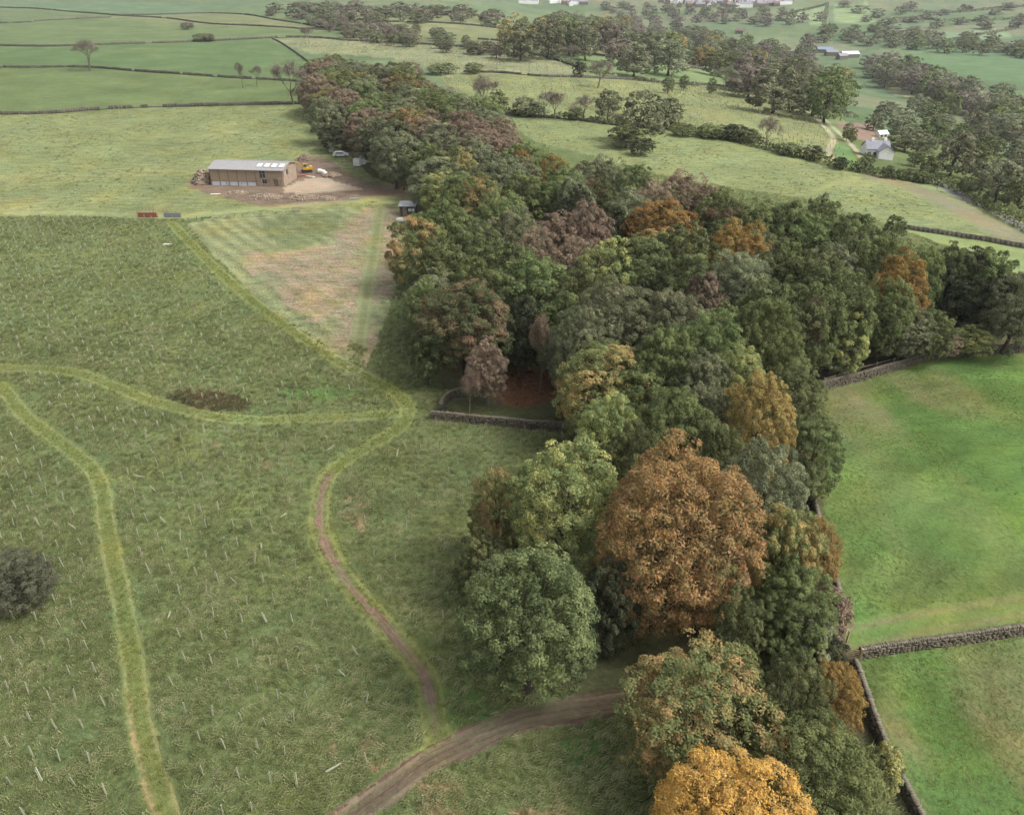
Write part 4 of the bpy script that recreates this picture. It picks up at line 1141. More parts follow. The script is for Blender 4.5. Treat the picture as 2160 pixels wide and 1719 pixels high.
for a in FARM:
    tree_foot(a[0], a[1], a[2], a[3], a[4], 'far', 'farm_tree', None, 'trees around the white farmhouse')

# --- the wooded belt along the valley floor and the copses beyond
NUM = ['first', 'second', 'third', 'fourth', 'fifth', 'sixth', 'seventh', 'eighth', 'ninth', 'tenth', 'eleventh', 'twelfth', 'thirteenth', 'fourteenth', 'fifteenth', 'sixteenth', 'seventeenth']
def belt(poly_px, h, spacing, n_max, name, group, label, seed, mats, kind, wf=(1.15, 1.6)):
    r = random.Random(seed)
    P = np.array(poly_px, float); X, Y = unproject(P[:, 0], P[:, 1], h * .9); W = np.stack([X, Y], 1)
    x0, y0 = W.min(0); x1, y1 = W.max(0); pts = []
    tries = 0
    while tries < 6000 and len(pts) < n_max:
        tries += 1
        xx = r.uniform(x0, x1); yy = r.uniform(y0, y1)
        if not inside(W, np.array([xx]), np.array([yy]))[0]: continue
        if any((a - xx) ** 2 + (b - yy) ** 2 < spacing ** 2 for a, b in pts): continue
        q_ = project(xx, yy, tz(xx, yy))
        if 1770 < q_[0] < 1910 and q_[1] > 235: continue
        if any(abs(t['x'] - xx) < 8 and abs(t['y'] - yy) < 8 for t in TREES): continue
        pts.append((xx, yy))
    pp = [project(a, b, tz(a, b) + h) for a, b in pts]
    xs = [p[0] for p in pp]; lo, hi = min(xs), max(xs)
    order = sorted(range(len(pts)), key=lambda i: xs[i])
    ns = max(1, len(pts) // 9); sec = {}
    for q, i in enumerate(order): sec.setdefault(min(ns - 1, q * ns // len(pts)), []).append(i)
    WHERE = {}
    for s_, L in sec.items():
        L.sort(key=lambda i: -pp[i][1])
        for q, i in enumerate(L): WHERE[i] = (s_, q, len(L))
    for i, (xx, yy) in enumerate(pts):
        m_ = r.choice(mats); s_, q, nn = WHERE[i]
        side = 'left end' if s_ == 0 else ('right end' if s_ == ns - 1 else '%s stretch from the left' % NUM[min(s_, len(NUM) - 1)])
        dep = ('front' if q < nn / 3 else 'middle' if q < 2 * nn / 3 else 'back')
        plant(kind, m_, xx, yy, spacing * r.uniform(*wf), h * r.uniform(.7, 1.15), name, '%s tree, %s of %s, %s' % (WORDS[m_], dep, label, side), group)
    return len(pts)
nb = belt([(1062, 58), (1130, 28), (1300, 26), (1450, 45), (1600, 70), (1700, 95), (1790, 150), (1880, 205), (1860, 235), (1830, 240), (1750, 212), (1640, 150), (1500, 108), (1330, 92), (1130, 64)],
          18, 16.5, 125, 'valley_tree', 'trees of the wooded belt along the valley', 'the valley wood', 8, ['fg', 'fg', 'gg', 'gg', 'mg', 'dg', 'tw', 'bm'], 'far', (1.0, 1.35))
nb2 = belt([(1840, 110), (1900, 118), (2000, 150), (2100, 180), (2170, 200), (2170, 235), (2080, 205), (1950, 165), (1850, 140)],
           16, 17, 45, 'copse_tree', 'trees of the belt below the far green field', 'the far field belt', 9, ['fg', 'gg', 'mg', 'tw'], 'far', (1.0, 1.35))
nb3 = belt([(1740, 48), (1850, 50), (2000, 62), (2160, 78), (2170, 100), (2000, 90), (1850, 78), (1740, 70)],
           12, 26, 50, 'hillside_tree', 'scattered trees on the far hillside', 'the far hillside trees', 10, ['fg', 'gg', 'mg'], 'tiny', (.5, .85))
nb4 = belt([(1250, 2), (1380, 6), (1640, 18), (1740, 30), (1640, 42), (1500, 36), (1300, 24)],
           11, 30, 55, 'village_tree', 'trees among the village houses', 'the trees below the village', 12, ['fg', 'gg', 'tw'], 'tiny', (.4, .75))
nb5 = belt([(560, 8), (700, 2), (860, 8), (1050, 22), (1050, 36), (900, 30), (700, 25), (560, 22)],
           8, 20, 45, 'skyline_tree', 'trees on the far left skyline', 'the left skyline trees', 13, ['fg', 'gg', 'tw'], 'tiny', (.5, .9))
nb6 = belt([(640, 28), (760, 30), (900, 55), (1040, 85), (1050, 98), (960, 90), (800, 72), (700, 50)],
           7, 16, 40, 'scrub_tree', 'scrub between the far fields', 'the far scrub', 14, ['tw', 'fg', 'gg'], 'far', (.4, 1.0))
nb7 = belt([(1750, 0), (1900, 2), (2160, 2), (2160, 50), (2000, 45), (1850, 40)], 11, 60, 28, 'hedge_tree', 'lone trees in the far hillside hedges', 'the far hedge trees', 15, ['fg'], 'tiny', (.25, .45))
print('belts', nb, nb2, nb3, nb4, nb5, nb6, nb7, 'trees', len(TREES))
tree(1705, 72, 36, 19, 'tw', 'far', 'poplar_tree', 'pale rounded poplar rising from the valley wood beside the far farm', None)
# twiggy shrub at the left edge of the picture
tree(28, 1152, 165, 5.0, 'wl', 'twiggy', 'willow_bush', 'round grey-brown leafless bush cut off by the left edge of the picture', None, cat='bush')

# --- labels that single out each woodland tree by what it stands next to
ORD = ['', 'second ', 'third ', 'fourth ', 'fifth ', 'sixth ', 'seventh ', 'eighth ', 'ninth ', 'tenth ', 'eleventh ', 'twelfth ']
marks = [(t['px'], t['py'], t['short']) for t in TREES if t['short']]
marks += [(1850, 315, 'the white farmhouse'), (530, 365, 'the long barn'), (862, 440, 'the small dark shed')]
cl = {}
for t in TREES:
    if t['label']: continue
    best = min(marks, key=lambda m: math.hypot((t['px'] - m[0]), (t['py'] - m[1]) * 1.4))
    dx = t['px'] - best[0]; dy = t['py'] - best[1]
    if abs(dx) > abs(dy) * 1.6: s = 'right of' if dx > 0 else 'left of'
    else: s = 'in front of' if dy > 0 else 'behind'
    cl.setdefault((WORDS[t['mat']], s, best[2]), []).append((math.hypot(dx, dy), t))
for (w, s, m), L in cl.items():
    L.sort(key=lambda q: q[0])
    for i, (_, t) in enumerate(L):
        n = ORD[min(i, len(ORD) - 1)]
        lb = (n + 'nearest ' if i == 0 and len(L) > 1 else n + ('nearest ' if i else '')) + w + ' tree ' + s + ' ' + m
        t['label'] = lb; t['o']['label'] = lb
# ------------------------------------------------------------------ walls, fences and hedges
def boxes_np(C, S, RZ, r, jit=.12):
    """many rough stones in one go"""
    n = len(C)
    k = np.array([[(i & 1) - .5, ((i >> 1) & 1) - .5, ((i >> 2) & 1) - .5] for i in range(8)])
    P = k[None] * S[:, None, :] * (1 + r.uniform(-jit, jit, (n, 8, 3)))
    c, s = np.cos(RZ)[:, None], np.sin(RZ)[:, None]
    X = P[..., 0] * c - P[..., 1] * s; Y = P[..., 0] * s + P[..., 1] * c
    V = np.stack([X, Y, P[..., 2]], -1) + C[:, None, :]
    f = np.array([(0, 2, 3, 1), (4, 5, 7, 6), (0, 1, 5, 4), (2, 6, 7, 3), (0, 4, 6, 2), (1, 3, 7, 5)])
    F = (np.arange(n) * 8)[:, None, None] + f[None]
    return V.reshape(-1, 3), F.reshape(-1, 4)

def resample(L, step):
    s = np.concatenate([[0], np.cumsum(np.hypot(*np.diff(L, axis=0).T))])
    t = np.arange(0, s[-1], step)
    return np.stack([np.interp(t, s, L[:, 0]), np.interp(t, s, L[:, 1])], 1), s[-1]

def stone_wall(pts, height, label, seed=1, gaps=()):
    """dry-stone wall: rubble core, faced with courses of stones and a row of upright coping stones"""
    r = np.random.default_rng(seed)
    L = smooth_line(gpoly(pts), 4)
    P, ln = resample(L, .33)
    n = len(P)
    d = np.gradient(P, axis=0); ang = np.arctan2(d[:, 1], d[:, 0])
    nrm = np.stack([-np.sin(ang), np.cos(ang)], 1)
    hh = height * (0.86 + .28 * vn(np.arange(n) * .33, np.zeros(n), 4, seed, 2))
    zb = terrain(P[:, 0], P[:, 1])
    root = bpy.data.objects.new('stone_wall', None); root.location = (P[0, 0], P[0, 1], zb[0]); COL.objects.link(root)
    o3 = np.array([P[0, 0], P[0, 1], zb[0]])
    tag(root, label, 'wall')
    nc = max(3, int(round(height / .19)))
    C = []; S = []; A = []
    for side in (-1, 1):
        for k in range(nc):
            z0 = (k + .5) / nc
            off = (.22 - .09 * z0) * side
            j = r.uniform(-.12, .12, n)
            C.append(np.column_stack([P + nrm * off + np.stack([np.cos(ang), np.sin(ang)], 1) * j[:, None], zb + hh * z0 - .03]))
            S.append(np.column_stack([r.uniform(.24, .40, n), r.uniform(.22, .34, n), hh / nc * r.uniform(.85, 1.12, n)])); A.append(ang + r.normal(0, .1, n))
    V, F = boxes_np(np.vstack(C) - o3, np.vstack(S), np.concatenate(A), r)
    tag(link('wall_stones', mesh_np('wall_stones', V, F), M_stone, root), kind='stuff')
    m = n * 2
    t = np.linspace(0, n - 1.01, m); Px = np.stack([np.interp(t, np.arange(n), P[:, 0]), np.interp(t, np.arange(n), P[:, 1])], 1)
    hz = np.interp(t, np.arange(n), hh) + terrain(Px[:, 0], Px[:, 1]); an = np.interp(t, np.arange(n), np.unwrap(ang))
    V, F = boxes_np(np.column_stack([Px, hz + .07]) - o3, np.column_stack([r.uniform(.1, .16, m), r.uniform(.3, .42, m), r.uniform(.2, .32, m)]), an + r.normal(0, .18, m), r, .2)
    tag(link('coping_stones', mesh_np('coping_stones', V, F), M_cope, root), kind='stuff')
    return root

def far_wall(pts, label, h=1.3, seed=1, mat=None, w=.55):
    r = np.random.default_rng(seed)
    L = smooth_line(gpoly(pts), 4)
    P, ln = resample(L, max(.9, .002 * np.hypot(*L[0])))
    n = len(P)
    d = np.gradient(P, axis=0); ang = np.arctan2(d[:, 1], d[:, 0])
    zb = terrain(P[:, 0], P[:, 1])
    step = np.hypot(d[:, 0], d[:, 1])
    hh = .8 * h * (.8 + .3 * vn(np.arange(n) * 1.0, np.zeros(n), 5, seed + 3, 3)) * r.uniform(.95, 1.05, n) * np.where(vn(np.arange(n) * 1.0, np.zeros(n), 7, seed, 2) < .22, .35, 1)
    V, F = boxes_np(np.column_stack([P, zb + hh * .5 - .25]), np.column_stack([step * 1.15, np.full(n, w) * r.uniform(.9, 1.1, n), hh + .5]), ang, r, .05)
    o3 = np.array([P[0, 0], P[0, 1], zb[0]])
    o = link('field_wall', mesh_np('field_wall', V - o3, F), mat or M_farwall, loc=tuple(o3))
    tag(o, label, 'wall')
    return o

def hedge(pts, h, w, dens, leaf, mat, label, seed, gap=.25):
    r = np.random.default_rng(seed)
    L = smooth_line(gpoly(pts), 4)
    P, ln = resample(L, .5)
    n = int(ln * dens)
    i = r.integers(0, len(P), n)
    prof = vn(np.arange(len(P)) * .5, np.zeros(len(P)), 9, seed, 3)
    keep = prof[i] > gap
    i = i[keep]; n = len(i)
    hh = h * (.45 + .9 * prof[i])
    a = r.uniform(0, math.pi, n); q = r.uniform(.3, 1, n) ** .5
    d = np.gradient(P, axis=0); d = d / np.linalg.norm(d, axis=1, keepdims=True); nr = np.stack([-d[:, 1], d[:, 0]], 1)
    xy = P[i] + nr[i] * (np.cos(a) * q * w * .5 * (.6 + .8 * prof[i]))[:, None] + r.normal(0, .4, (n, 2))
    z = terrain(xy[:, 0], xy[:, 1]) + np.sin(a) * q * hh
    o3 = np.array([P[0, 0], P[0, 1], tz(*P[0])])
    ln_ = leaf * r.uniform(.6, 1.4, n)
    V, F = cards(np.column_stack([xy, z]) - o3, unit(r.normal(size=(n, 3)) + np.array([0, 0, .8])), ln_, ln_ * .7, r)
    me = mesh_np('hedge', V, F)
    pattr(me, 'lv', np.repeat(np.stack([r.uniform(size=n), prof[i], r.uniform(size=n)], 1), 4, axis=0))
    o = link('hedge', me, LEAF[mat], loc=tuple(o3)); tag(o, label, 'hedge')
    return o

stone_wall([(1700, 1010), (1722, 1100), (1748, 1200), (1768, 1270), (1779, 1318)], .9, 'dry-stone wall between the wood and the bright green field, upper length above the gate', 1)
stone_wall([(1800, 1408), (1822, 1470), (1848, 1545), (1880, 1620), (1912, 1685), (1940, 1740)], .9, 'dry-stone wall running down the right edge of the wood below the gate', 2)
stone_wall([(1812, 1385), (1900, 1370), (2000, 1356), (2080, 1345), (2170, 1332), (2300, 1315)], .85, 'dry-stone wall dividing the two bright green fields, starting at the gate', 3)
stone_wall([(1722, 824), (1790, 808), (1850, 791), (1900, 776), (1960, 759), (2020, 750), (2100, 745), (2170, 744), (2300, 742)], 1.1, 'long dry-stone wall along the foot of the main wood above the green field', 4)
stone_wall([(912, 884), (960, 888), (1040, 896), (1120, 905), (1205, 910)], 1.0, 'front wall of the small stone enclosure below the clearing', 5)
stone_wall([(980, 832), (956, 838), (938, 850), (930, 868)], .95, 'short curved wall at the left corner of the small stone enclosure', 6)

far_wall([(1900, 481), (1960, 491), (2040, 503), (2160, 524), (2320, 548)], 'dark field wall running right from the lone thorn above the main wood', 1.3, 11, w=.5)
far_wall([(-300, 246), (0, 242), (110, 240), (200, 233), (300, 228), (450, 224), (600, 221), (655, 222)], 'field wall above the barn field on the left', 1.5, 12)
far_wall([(-400, 143), (0, 143), (180, 143), (300, 152), (450, 163), (600, 171), (650, 174)], 'field wall passing under the spreading bare tree', 1.4, 13)
far_wall([(-400, 98), (0, 98), (150, 98), (330, 92), (430, 88), (560, 82), (640, 80), (720, 85)], 'field wall passing under the dense dark thorn clump', 1.6, 14)
far_wall([(-400, 52), (0, 50), (90, 45), (180, 40), (235, 37)], 'short far wall slanting up across the left pastures', 1.5, 15)
far_wall([(-400, 14), (0, 17), (120, 23), (240, 33), (330, 38), (450, 52), (610, 60), (720, 65)], 'farthest long wall slanting down across the left pastures', 1.5, 16)
far_wall([(240, 33), (330, 32), (440, 29), (520, 32), (610, 47), (720, 66), (780, 72)], 'far wall past the scrub on the left skyline', 1.5, 17)
far_wall([(575, 83), (600, 96), (625, 113), (650, 132)], 'short wall stepping down to the top of the upper wood', 1.3, 18)
far_wall([(720, 86), (820, 91), (900, 95), (1010, 103), (1060, 105), (1110, 110), (1180, 130), (1235, 150)], 'wall along the top of the pale pasture behind the upper wood', 1.5, 19)
far_wall([(980, 153), (1060, 155), (1140, 162), (1240, 165), (1340, 170), (1420, 178), (1500, 181), (1560, 190), (1640, 205), (1695, 216)], 'broken wall across the middle of the pale pastures', 1.4, 20)
far_wall([(1010, 84), (1100, 92), (1200, 110), (1300, 122), (1440, 141), (1500, 150)], 'far wall below the wooded valley belt', 1.5, 21)
far_wall([(720, 20), (800, 30), (900, 34), (1050, 39)], 'upper of two far walls beyond the scrub', 1.6, 22)
far_wall([(720, 42), (860, 48), (1000, 55), (1130, 72)], 'lower of two far walls beyond the scrub', 1.6, 23)
far_wall([(1050, 241), (1120, 247), (1200, 253), (1300, 265), (1400, 275)], 'field wall under the hedge right of the upper wood', 1.3, 24)
hedge([(1040, 238), (1120, 246), (1200, 252), (1300, 264), (1420, 276)], 2.2, 2.5, 20, .8, 'dg', 'ragged hedge running right from the upper wood', 31, .35)
hedge([(1420, 276), (1500, 290), (1560, 301), (1640, 322), (1700, 337), (1800, 360)], 3.0, 3.5, 24, .8, 'dg', 'overgrown hedge along the top of the long pale field', 32, .28)
hedge([(1800, 360), (1860, 374), (1930, 384), (1990, 392), (2040, 412)], 3.4, 4.5, 30, .8, 'dg', 'thick hedge between the farmhouse and the long pale field', 33, .15)
hedge([(2048, 424), (2090, 446), (2140, 470), (2200, 505)], 3.0, 4, 34, .7, 'dg', 'hedge beside the grey lane at the right edge of the picture', 34, .1)
hedge([(1110, 110), (1180, 128), (1245, 152), (1300, 165)], 2.6, 4, 12, 1.1, 'fg', 'dark hedge bank slanting through the middle distance', 35, .3)
hedge([(1340, 170), (1420, 177), (1470, 182)], 2.4, 4, 12, 1.1, 'fg', 'low hedge in front of the two small round trees', 36, .3)
hedge([(1640, 37), (1690, 24), (1745, 10)], 3.5, 5, 5, 2.2, 'fg', 'far hillside hedge slanting up beside the village', 37, .15)
hedge([(1745, 8), (1743, 30), (1738, 55)], 3.5, 5, 5, 2.2, 'fg', 'far hillside hedge running straight up the slope', 38, .1)
hedge([(1850, 50), (1930, 40), (2020, 46), (2170, 40)], 3.5, 5, 4, 2.4, 'fg', 'upper of the far hillside hedges on the right', 39, .2)
hedge([(1900, 24), (2000, 28), (2170, 14)], 3.5, 5, 4, 2.6, 'fg', 'topmost far hillside hedge on the right', 40, .2)
hedge([(1990, 88), (2060, 76), (2140, 62)], 3, 4, 5, 2.0, 'fg', 'slanting far hedge below the hillside on the right', 41, .2)
hedge([(1884, 97), (2000, 99), (2160, 111), (2300, 122)], 4, 6, 7, 1.8, 'fg', 'hedge along the top of the far bright green field', 42, .12)
hedge([(1655, 205), (1700, 216), (1760, 232), (1800, 250)], 2.4, 4, 10, 1.1, 'fg', 'hedge above the pale farm tracks', 43, .3)

# wooden gate, rail fence and posts by the corner of the walls
def wooden_gate(px, py, rz, width, label):
    x, y = G(px, py)
    root = bpy.data.objects.new('wooden_gate', None); root.location = (x, y, tz(x, y)); root.rotation_euler = (0, 0, rz); COL.objects.link(root)
    tag(root, label, 'gate')
    for sx in (-.5, .5):
        MB().box((sx * (width + .22), 0, .68), (.16, .16, 1.5)).build('gate_post', M_wood, root)
    for k in range(6):
        MB().box((0, -.02, .18 + k * .2), (width, .045, .09)).build('bar', M_wood, root)
    MB().box((-width * .48, .04, .68), (.09, .05, 1.15)).build('stile', M_wood, root)
    MB().box((width * .48, .04, .68), (.09, .05, 1.15)).build('stile', M_wood, root)
    MB().tube((-width * .46, .05, .2), (width * .46, .05, 1.15), .035, n=4).build('brace', M_wood, root)
    return root
wooden_gate(1793, 1392, rad(-14), 1.1, 'pale wooden barred gate where the three stone walls meet')

def rail_fence(pts, label, n_rail=3, mat=None, ph=1.2, step=1.8):
    L = smooth_line(gpoly(pts), 4); P, ln = resample(L, step)
    root = bpy.data.objects.new('rail_fence', None); root.location = (P[0, 0], P[0, 1], tz(*P[0])); COL.objects.link(root)
    tag(root, label, 'fence'); o = Vector(root.location)
    Q = [Vector((p[0], p[1], tz(*p))) - o for p in P]
    for q in Q:
        MB().box(q + Vector((0, 0, ph / 2 - .1)), (.11, .11, ph + .2), rz=random.uniform(0, 1)).build('post', mat or M_wood, root)
    for a, b in zip(Q, Q[1:]):
        for k in range(n_rail):
            h = ph * (.35 + .55 * k / max(1, n_rail - 1)) if n_rail > 1 else ph * .85
            MB().tube(a + Vector((0, 0, h)), b + Vector((0, 0, h)), .045, n=4).build('rail', mat or M_wood, root)
    return root
rail_fence([(1776, 1318), (1784, 1345), (1792, 1374)], 'pale rail fence closing the gap between the wall and the wooden gate', 3)
rail_fence([(1735, 818), (1790, 800), (1850, 783), (1905, 768), (1965, 752), (2030, 744), (2110, 738), (2200, 737)], 'thin post and wire fence standing just behind the wall of the main wood', 1, M_rough_timber, 1.5, 3.2)
for (px, py, lb) in ((318, 452, 'tall pale post left of the field gate'), (326, 450, 'leaning pale post beside the field gate')):
    x, y = G(px, py)
    tag(MB().box((0, 0, .9), (.16, .16, 2.0), ry=.1 if px > 320 else 0).box((0, 0, 1.82), (.2, .2, .06)).build('gate_post', M_wood, loc=(x, y, tz(x, y))), lb, 'post')

M_red = surf_mat('red_painted_metal', (.38, .13, .1), .3, 5, .6)
M_galv = surf_mat('galvanised_metal', (.42, .44, .44), .2, 5, .45, .4)
def metal_gate(px0, px1, py, mat, sheet, label):
    x0, y0 = G(px0, py); x1, y1 = G(px1, py)
    w = math.hypot(x1 - x0, y1 - y0)
    root = bpy.data.objects.new('metal_gate', None); root.location = ((x0 + x1) / 2, (y0 + y1) / 2, tz((x0 + x1) / 2, (y0 + y1) / 2)); root.rotation_euler = (0, 0, math.atan2(y1 - y0, x1 - x0)); COL.objects.link(root)
    tag(root, label, 'gate')
    for k in range(5):
        MB().tube((-w / 2, 0, .25 + k * .24), (w / 2, 0, .25 + k * .24), .035, n=6).build('bar', mat, root)
    for s in (-.5, 0, .5):
        MB().tube((s * w, 0, .05), (s * w, 0, 1.3), .045, n=6).build('upright', mat, root)
    if sheet:
        MB().box((0, .06, .72), (w * .9, .02, .95)).build('sheet_panel', mat, root)
metal_gate(290, 334, 461, M_red, True, 'red painted field gate at the top of the rough pasture')
metal_gate(345, 384, 462, M_galv, True, 'grey galvanised gate panel right of the red gate')

# ------------------------------------------------------------------ the barn
M_board = surf_mat('larch_boards', (.45, .345, .24), .3, 2.5, .85, stretch=(5, 5, .6))
M_frame = surf_mat('oak_frame', (.31, .235, .16), .25, 3, .85)
M_slate = surf_mat('pale_grey_roof', (.33, .325, .32), .1, .8, .55)
M_white = surf_mat('white_sheeting', (.62, .66, .74), .08, 1.5, .5)
M_glass, _nt, _out = new_mat('dark_glass')
_b = N(_nt, 'ShaderNodeBsdfPrincipled', i_Roughness=.08); _b.inputs['Base Color'].default_value = (.05, .06, .07, 1); _b.inputs['Specular IOR Level'].default_value = .6
_n = N(_nt, 'ShaderNodeTexNoise', i_Scale=2.0); _bp = N(_nt, 'ShaderNodeBump', i_Strength=.02); _nt.links.new(_n.outputs['Fac'], _bp.inputs['Height']); _nt.links.new(_bp.outputs[0], _b.inputs['Normal']); _nt.links.new(_b.outputs[0], _out.inputs['Surface'])
M_light_pane = surf_mat('pale_roof_light', (.72, .75, .76), .05, 1, .15)
M_barnstone = surf_mat('buff_stone', (.38, .30, .22), .35, 1.6, .95, bump=.4)

def build_barn():
    x0, y0 = G(447, 391); x1, _ = G(604, 391)
    Ln = x1 - x0; D = 9.0; E = 4.9; RH = 1.1
    zb = min(tz(x0, y0), tz(x1, y0)) - .05
    root = bpy.data.objects.new('barn', None); root.location = (x0, y0, zb); root.rotation_euler = (0, 0, rad(-6)); root.scale = (1, 1, .84); COL.objects.link(root)
    tag(root, 'long timber-clad barn with pale grey roof and four roof lights', 'barn')
    s = Ln * .62          # where the timber range meets the stone end
    # timber range: one panel of boards per bay, oak posts between
    nb = 5; bw = s / nb
    for k in range(nb):
        p = MB().box((bw * (k + .5), .06, 3.15), (bw - .2, .08, 3.4)).build('wall_panel', M_board, root)
        m = MB(); n = int((bw - .2) / .24)
        for j in range(n):
            m.box((bw * k + .1 + (bw - .2) * (j + .5) / n, .0, 3.15 + random.uniform(-.03, .03)), (.13, .04, 3.4))
        tag(m.build('boards', M_board, p), kind='stuff')
    for k in range(nb + 1):
        MB().box((bw * k if k else .1, .03, 2.45), (.2, .2, 4.9)).build('post', M_frame, root)
    MB().box((s / 2, .02, 1.38), (s - .22, .17, .16)).build('beam', M_frame, root)
    MB().box((s / 2, .02, 4.86), (s - .22, .17, .16)).build('beam', M_frame, root)
    for k in range(3):
        MB().box((s * (k + .5) / 3, .10, .66), (s / 3 - .12, .06, 1.24)).build('white_panel', M_white, root)
    # stone end with a window and a doorway below, boards and a tall window above
    e = Ln
    m = MB()
    for (a, b, c, d) in ((s + .12, s + 1.5, 0, 2.5), (s + 2.7, s + 4.3, 0, 2.5), (s + 5.5, e, 0, 2.5), (s + 1.5, s + 2.7, 0, .9), (s + 1.5, s + 2.7, 2.1, 2.5), (s + 4.3, s + 5.5, 2.15, 2.5)):
        m.box(((a + b) / 2, .2, (c + d) / 2), (b - a, .5, d - c))
    w = m.build('stone_front', M_barnstone, root)
    r = np.random.default_rng(5)
    C = []; S = []
    for a, b in ((s + .12, s + 1.5), (s + 2.7, s + 4.3), (s + 5.5, e)):
        for k in range(10):
            t = np.arange(a + .25, b - .15, .42)
            C.append(np.column_stack([t + r.uniform(-.08, .08, len(t)), np.full(len(t), -.05), np.full(len(t), .12 + k * .245)])); S.append(np.column_stack([r.uniform(.3, .42, len(t)), np.full(len(t), .06), r.uniform(.19, .23, len(t))]))
    V, F = boxes_np(np.vstack(C), np.vstack(S), np.zeros(sum(len(c) for c in C)), r, .1)
    tag(link('facing_stones', mesh_np('facing_stones', V, F), M_barnstone, w), kind='stuff')
    q = MB().box((s + 2.1, .22, 1.5), (1.16, .05, 1.16)).build('window', M_glass, root)
    MB().box((s + 2.1, .16, 1.5), (.07, .05, 1.2)).build('mullion', M_frame, q)
    MB().box((s + 4.9, .35, 1.05), (1.15, .06, 2.1)).build('door', M_frame, root)
    MB().box((s + .6, .06, 3.7), (.9, .1, 2.3)).build('wall_panel', M_board, root)
    u = MB().box((s + 1.8, .1, 3.72), (1.5, .06, 2.2)).build('tall_window', M_glass, root)
    for a in (-.5, 0, .5):
        MB().box((s + 1.8 + a * 1.5, .03, 3.72), (.08, .08, 2.26)).build('window_frame', M_galv, u)
    MB().box((s + 1.8, .02, 3.72), (1.5, .08, .08)).build('window_frame', M_galv, u)
    p = MB().box(((s + 2.6 + e) / 2, .06, 3.7), (e - s - 2.62, .1, 2.32)).build('wall_panel', M_board, root)
    m = MB(); n = 18
    for j in range(n): m.box((s + 2.7 + (e - s - 2.8) * (j + .5) / n, -.01, 3.7), (.14, .05, 2.3))
    tag(m.build('boards', M_board, p), kind='stuff')
    # gables and back
    prof = [(0.46, 0), (D - .05, 0), (D - .05, E), (D / 2, E + RH - .1), (.46, E)]
    gb = MB().prism([(a, b) for a, b in prof], .02, .3, 'x').build('gable_wall', M_board, root)
    m = MB()
    for (a, b, c, d) in ((.46, 2.2, 0, E), (3.6, D - .05, 0, E), (2.2, 3.6, 0, 2.8), (2.2, 3.6, 4.3, E)):
        m.box((e - .17, (a + b) / 2, (c + d) / 2), (.3, b - a, d - c))
    m.prism([(.46, E), (D - .05, E), (D / 2, E + RH - .1)], e - .32, e - .02, 'x')
    gw = m.build('stone_gable', M_barnstone, root)
    MB().box((e - .25, 2.9, 3.55), (.06, 1.38, 1.48)).build('gable_window', M_glass, root)
    MB().box((Ln / 2, D - .02, E / 2), (Ln - .7, .2, E - .02)).build('back_wall', M_board, root)
    # roof: two slopes with standing seams, ridge, verge boards, gutter
    sl = math.atan2(RH, D / 2); hyp = math.hypot(D / 2 + .45, RH * (D / 2 + .45) / (D / 2))
    for sgn, nm in ((1, 'roof'), (-1, 'roof')):
        cy_ = D / 2 - sgn * (D / 2 + .45) / 2
        rf = MB().box((Ln / 2, cy_, E + RH / 2 + .02), (Ln + .7, hyp, .09), rx=sgn * sl).build(nm, M_slate, root)
        if sgn == 1:
            m = MB()
            for j in range(26):
                m.box((-.25 + (Ln + .5) * j / 25, cy_, E + RH / 2 + .08), (.05, hyp, .05), rx=sl)
            tag(m.build('roof_seams', M_slate, rf), kind='stuff')
            for j in range(4):
                cx = s + .7 + j * 1.85; yy = D / 2 - 2.55; zz = E + RH * (yy + .0) / (D / 2) + .16
                fr = MB().box((cx, yy, zz), (1.35, 1.9, .16), rx=sl).build('roof_light', M_frame, rf)
                MB().box((cx, yy, zz + .1), (1.2, 1.75, .05), rx=sl).build('pane', M_light_pane, fr)
    MB().tube((-.35, D / 2, E + RH + .1), (Ln + .35, D / 2, E + RH + .1), .12, n=6).build('ridge', M_slate, root)
    MB().tube((-.3, -.48, E - .12), (Ln + .3, -.48, E - .12), .09, n=6).build('gutter', M_galv, root)
    for a in (-.33, Ln + .33):
        for sgn in (1, -1):
            MB().box((a, D / 2 - sgn * (D / 2 + .45) / 2, E + RH / 2 - .1), (.06, hyp, .2), rx=sgn * sl).build('verge_board', M_frame, root)
    return x0, y0, zb, Ln, D
BX, BY, BZ, BL, BD = build_barn()

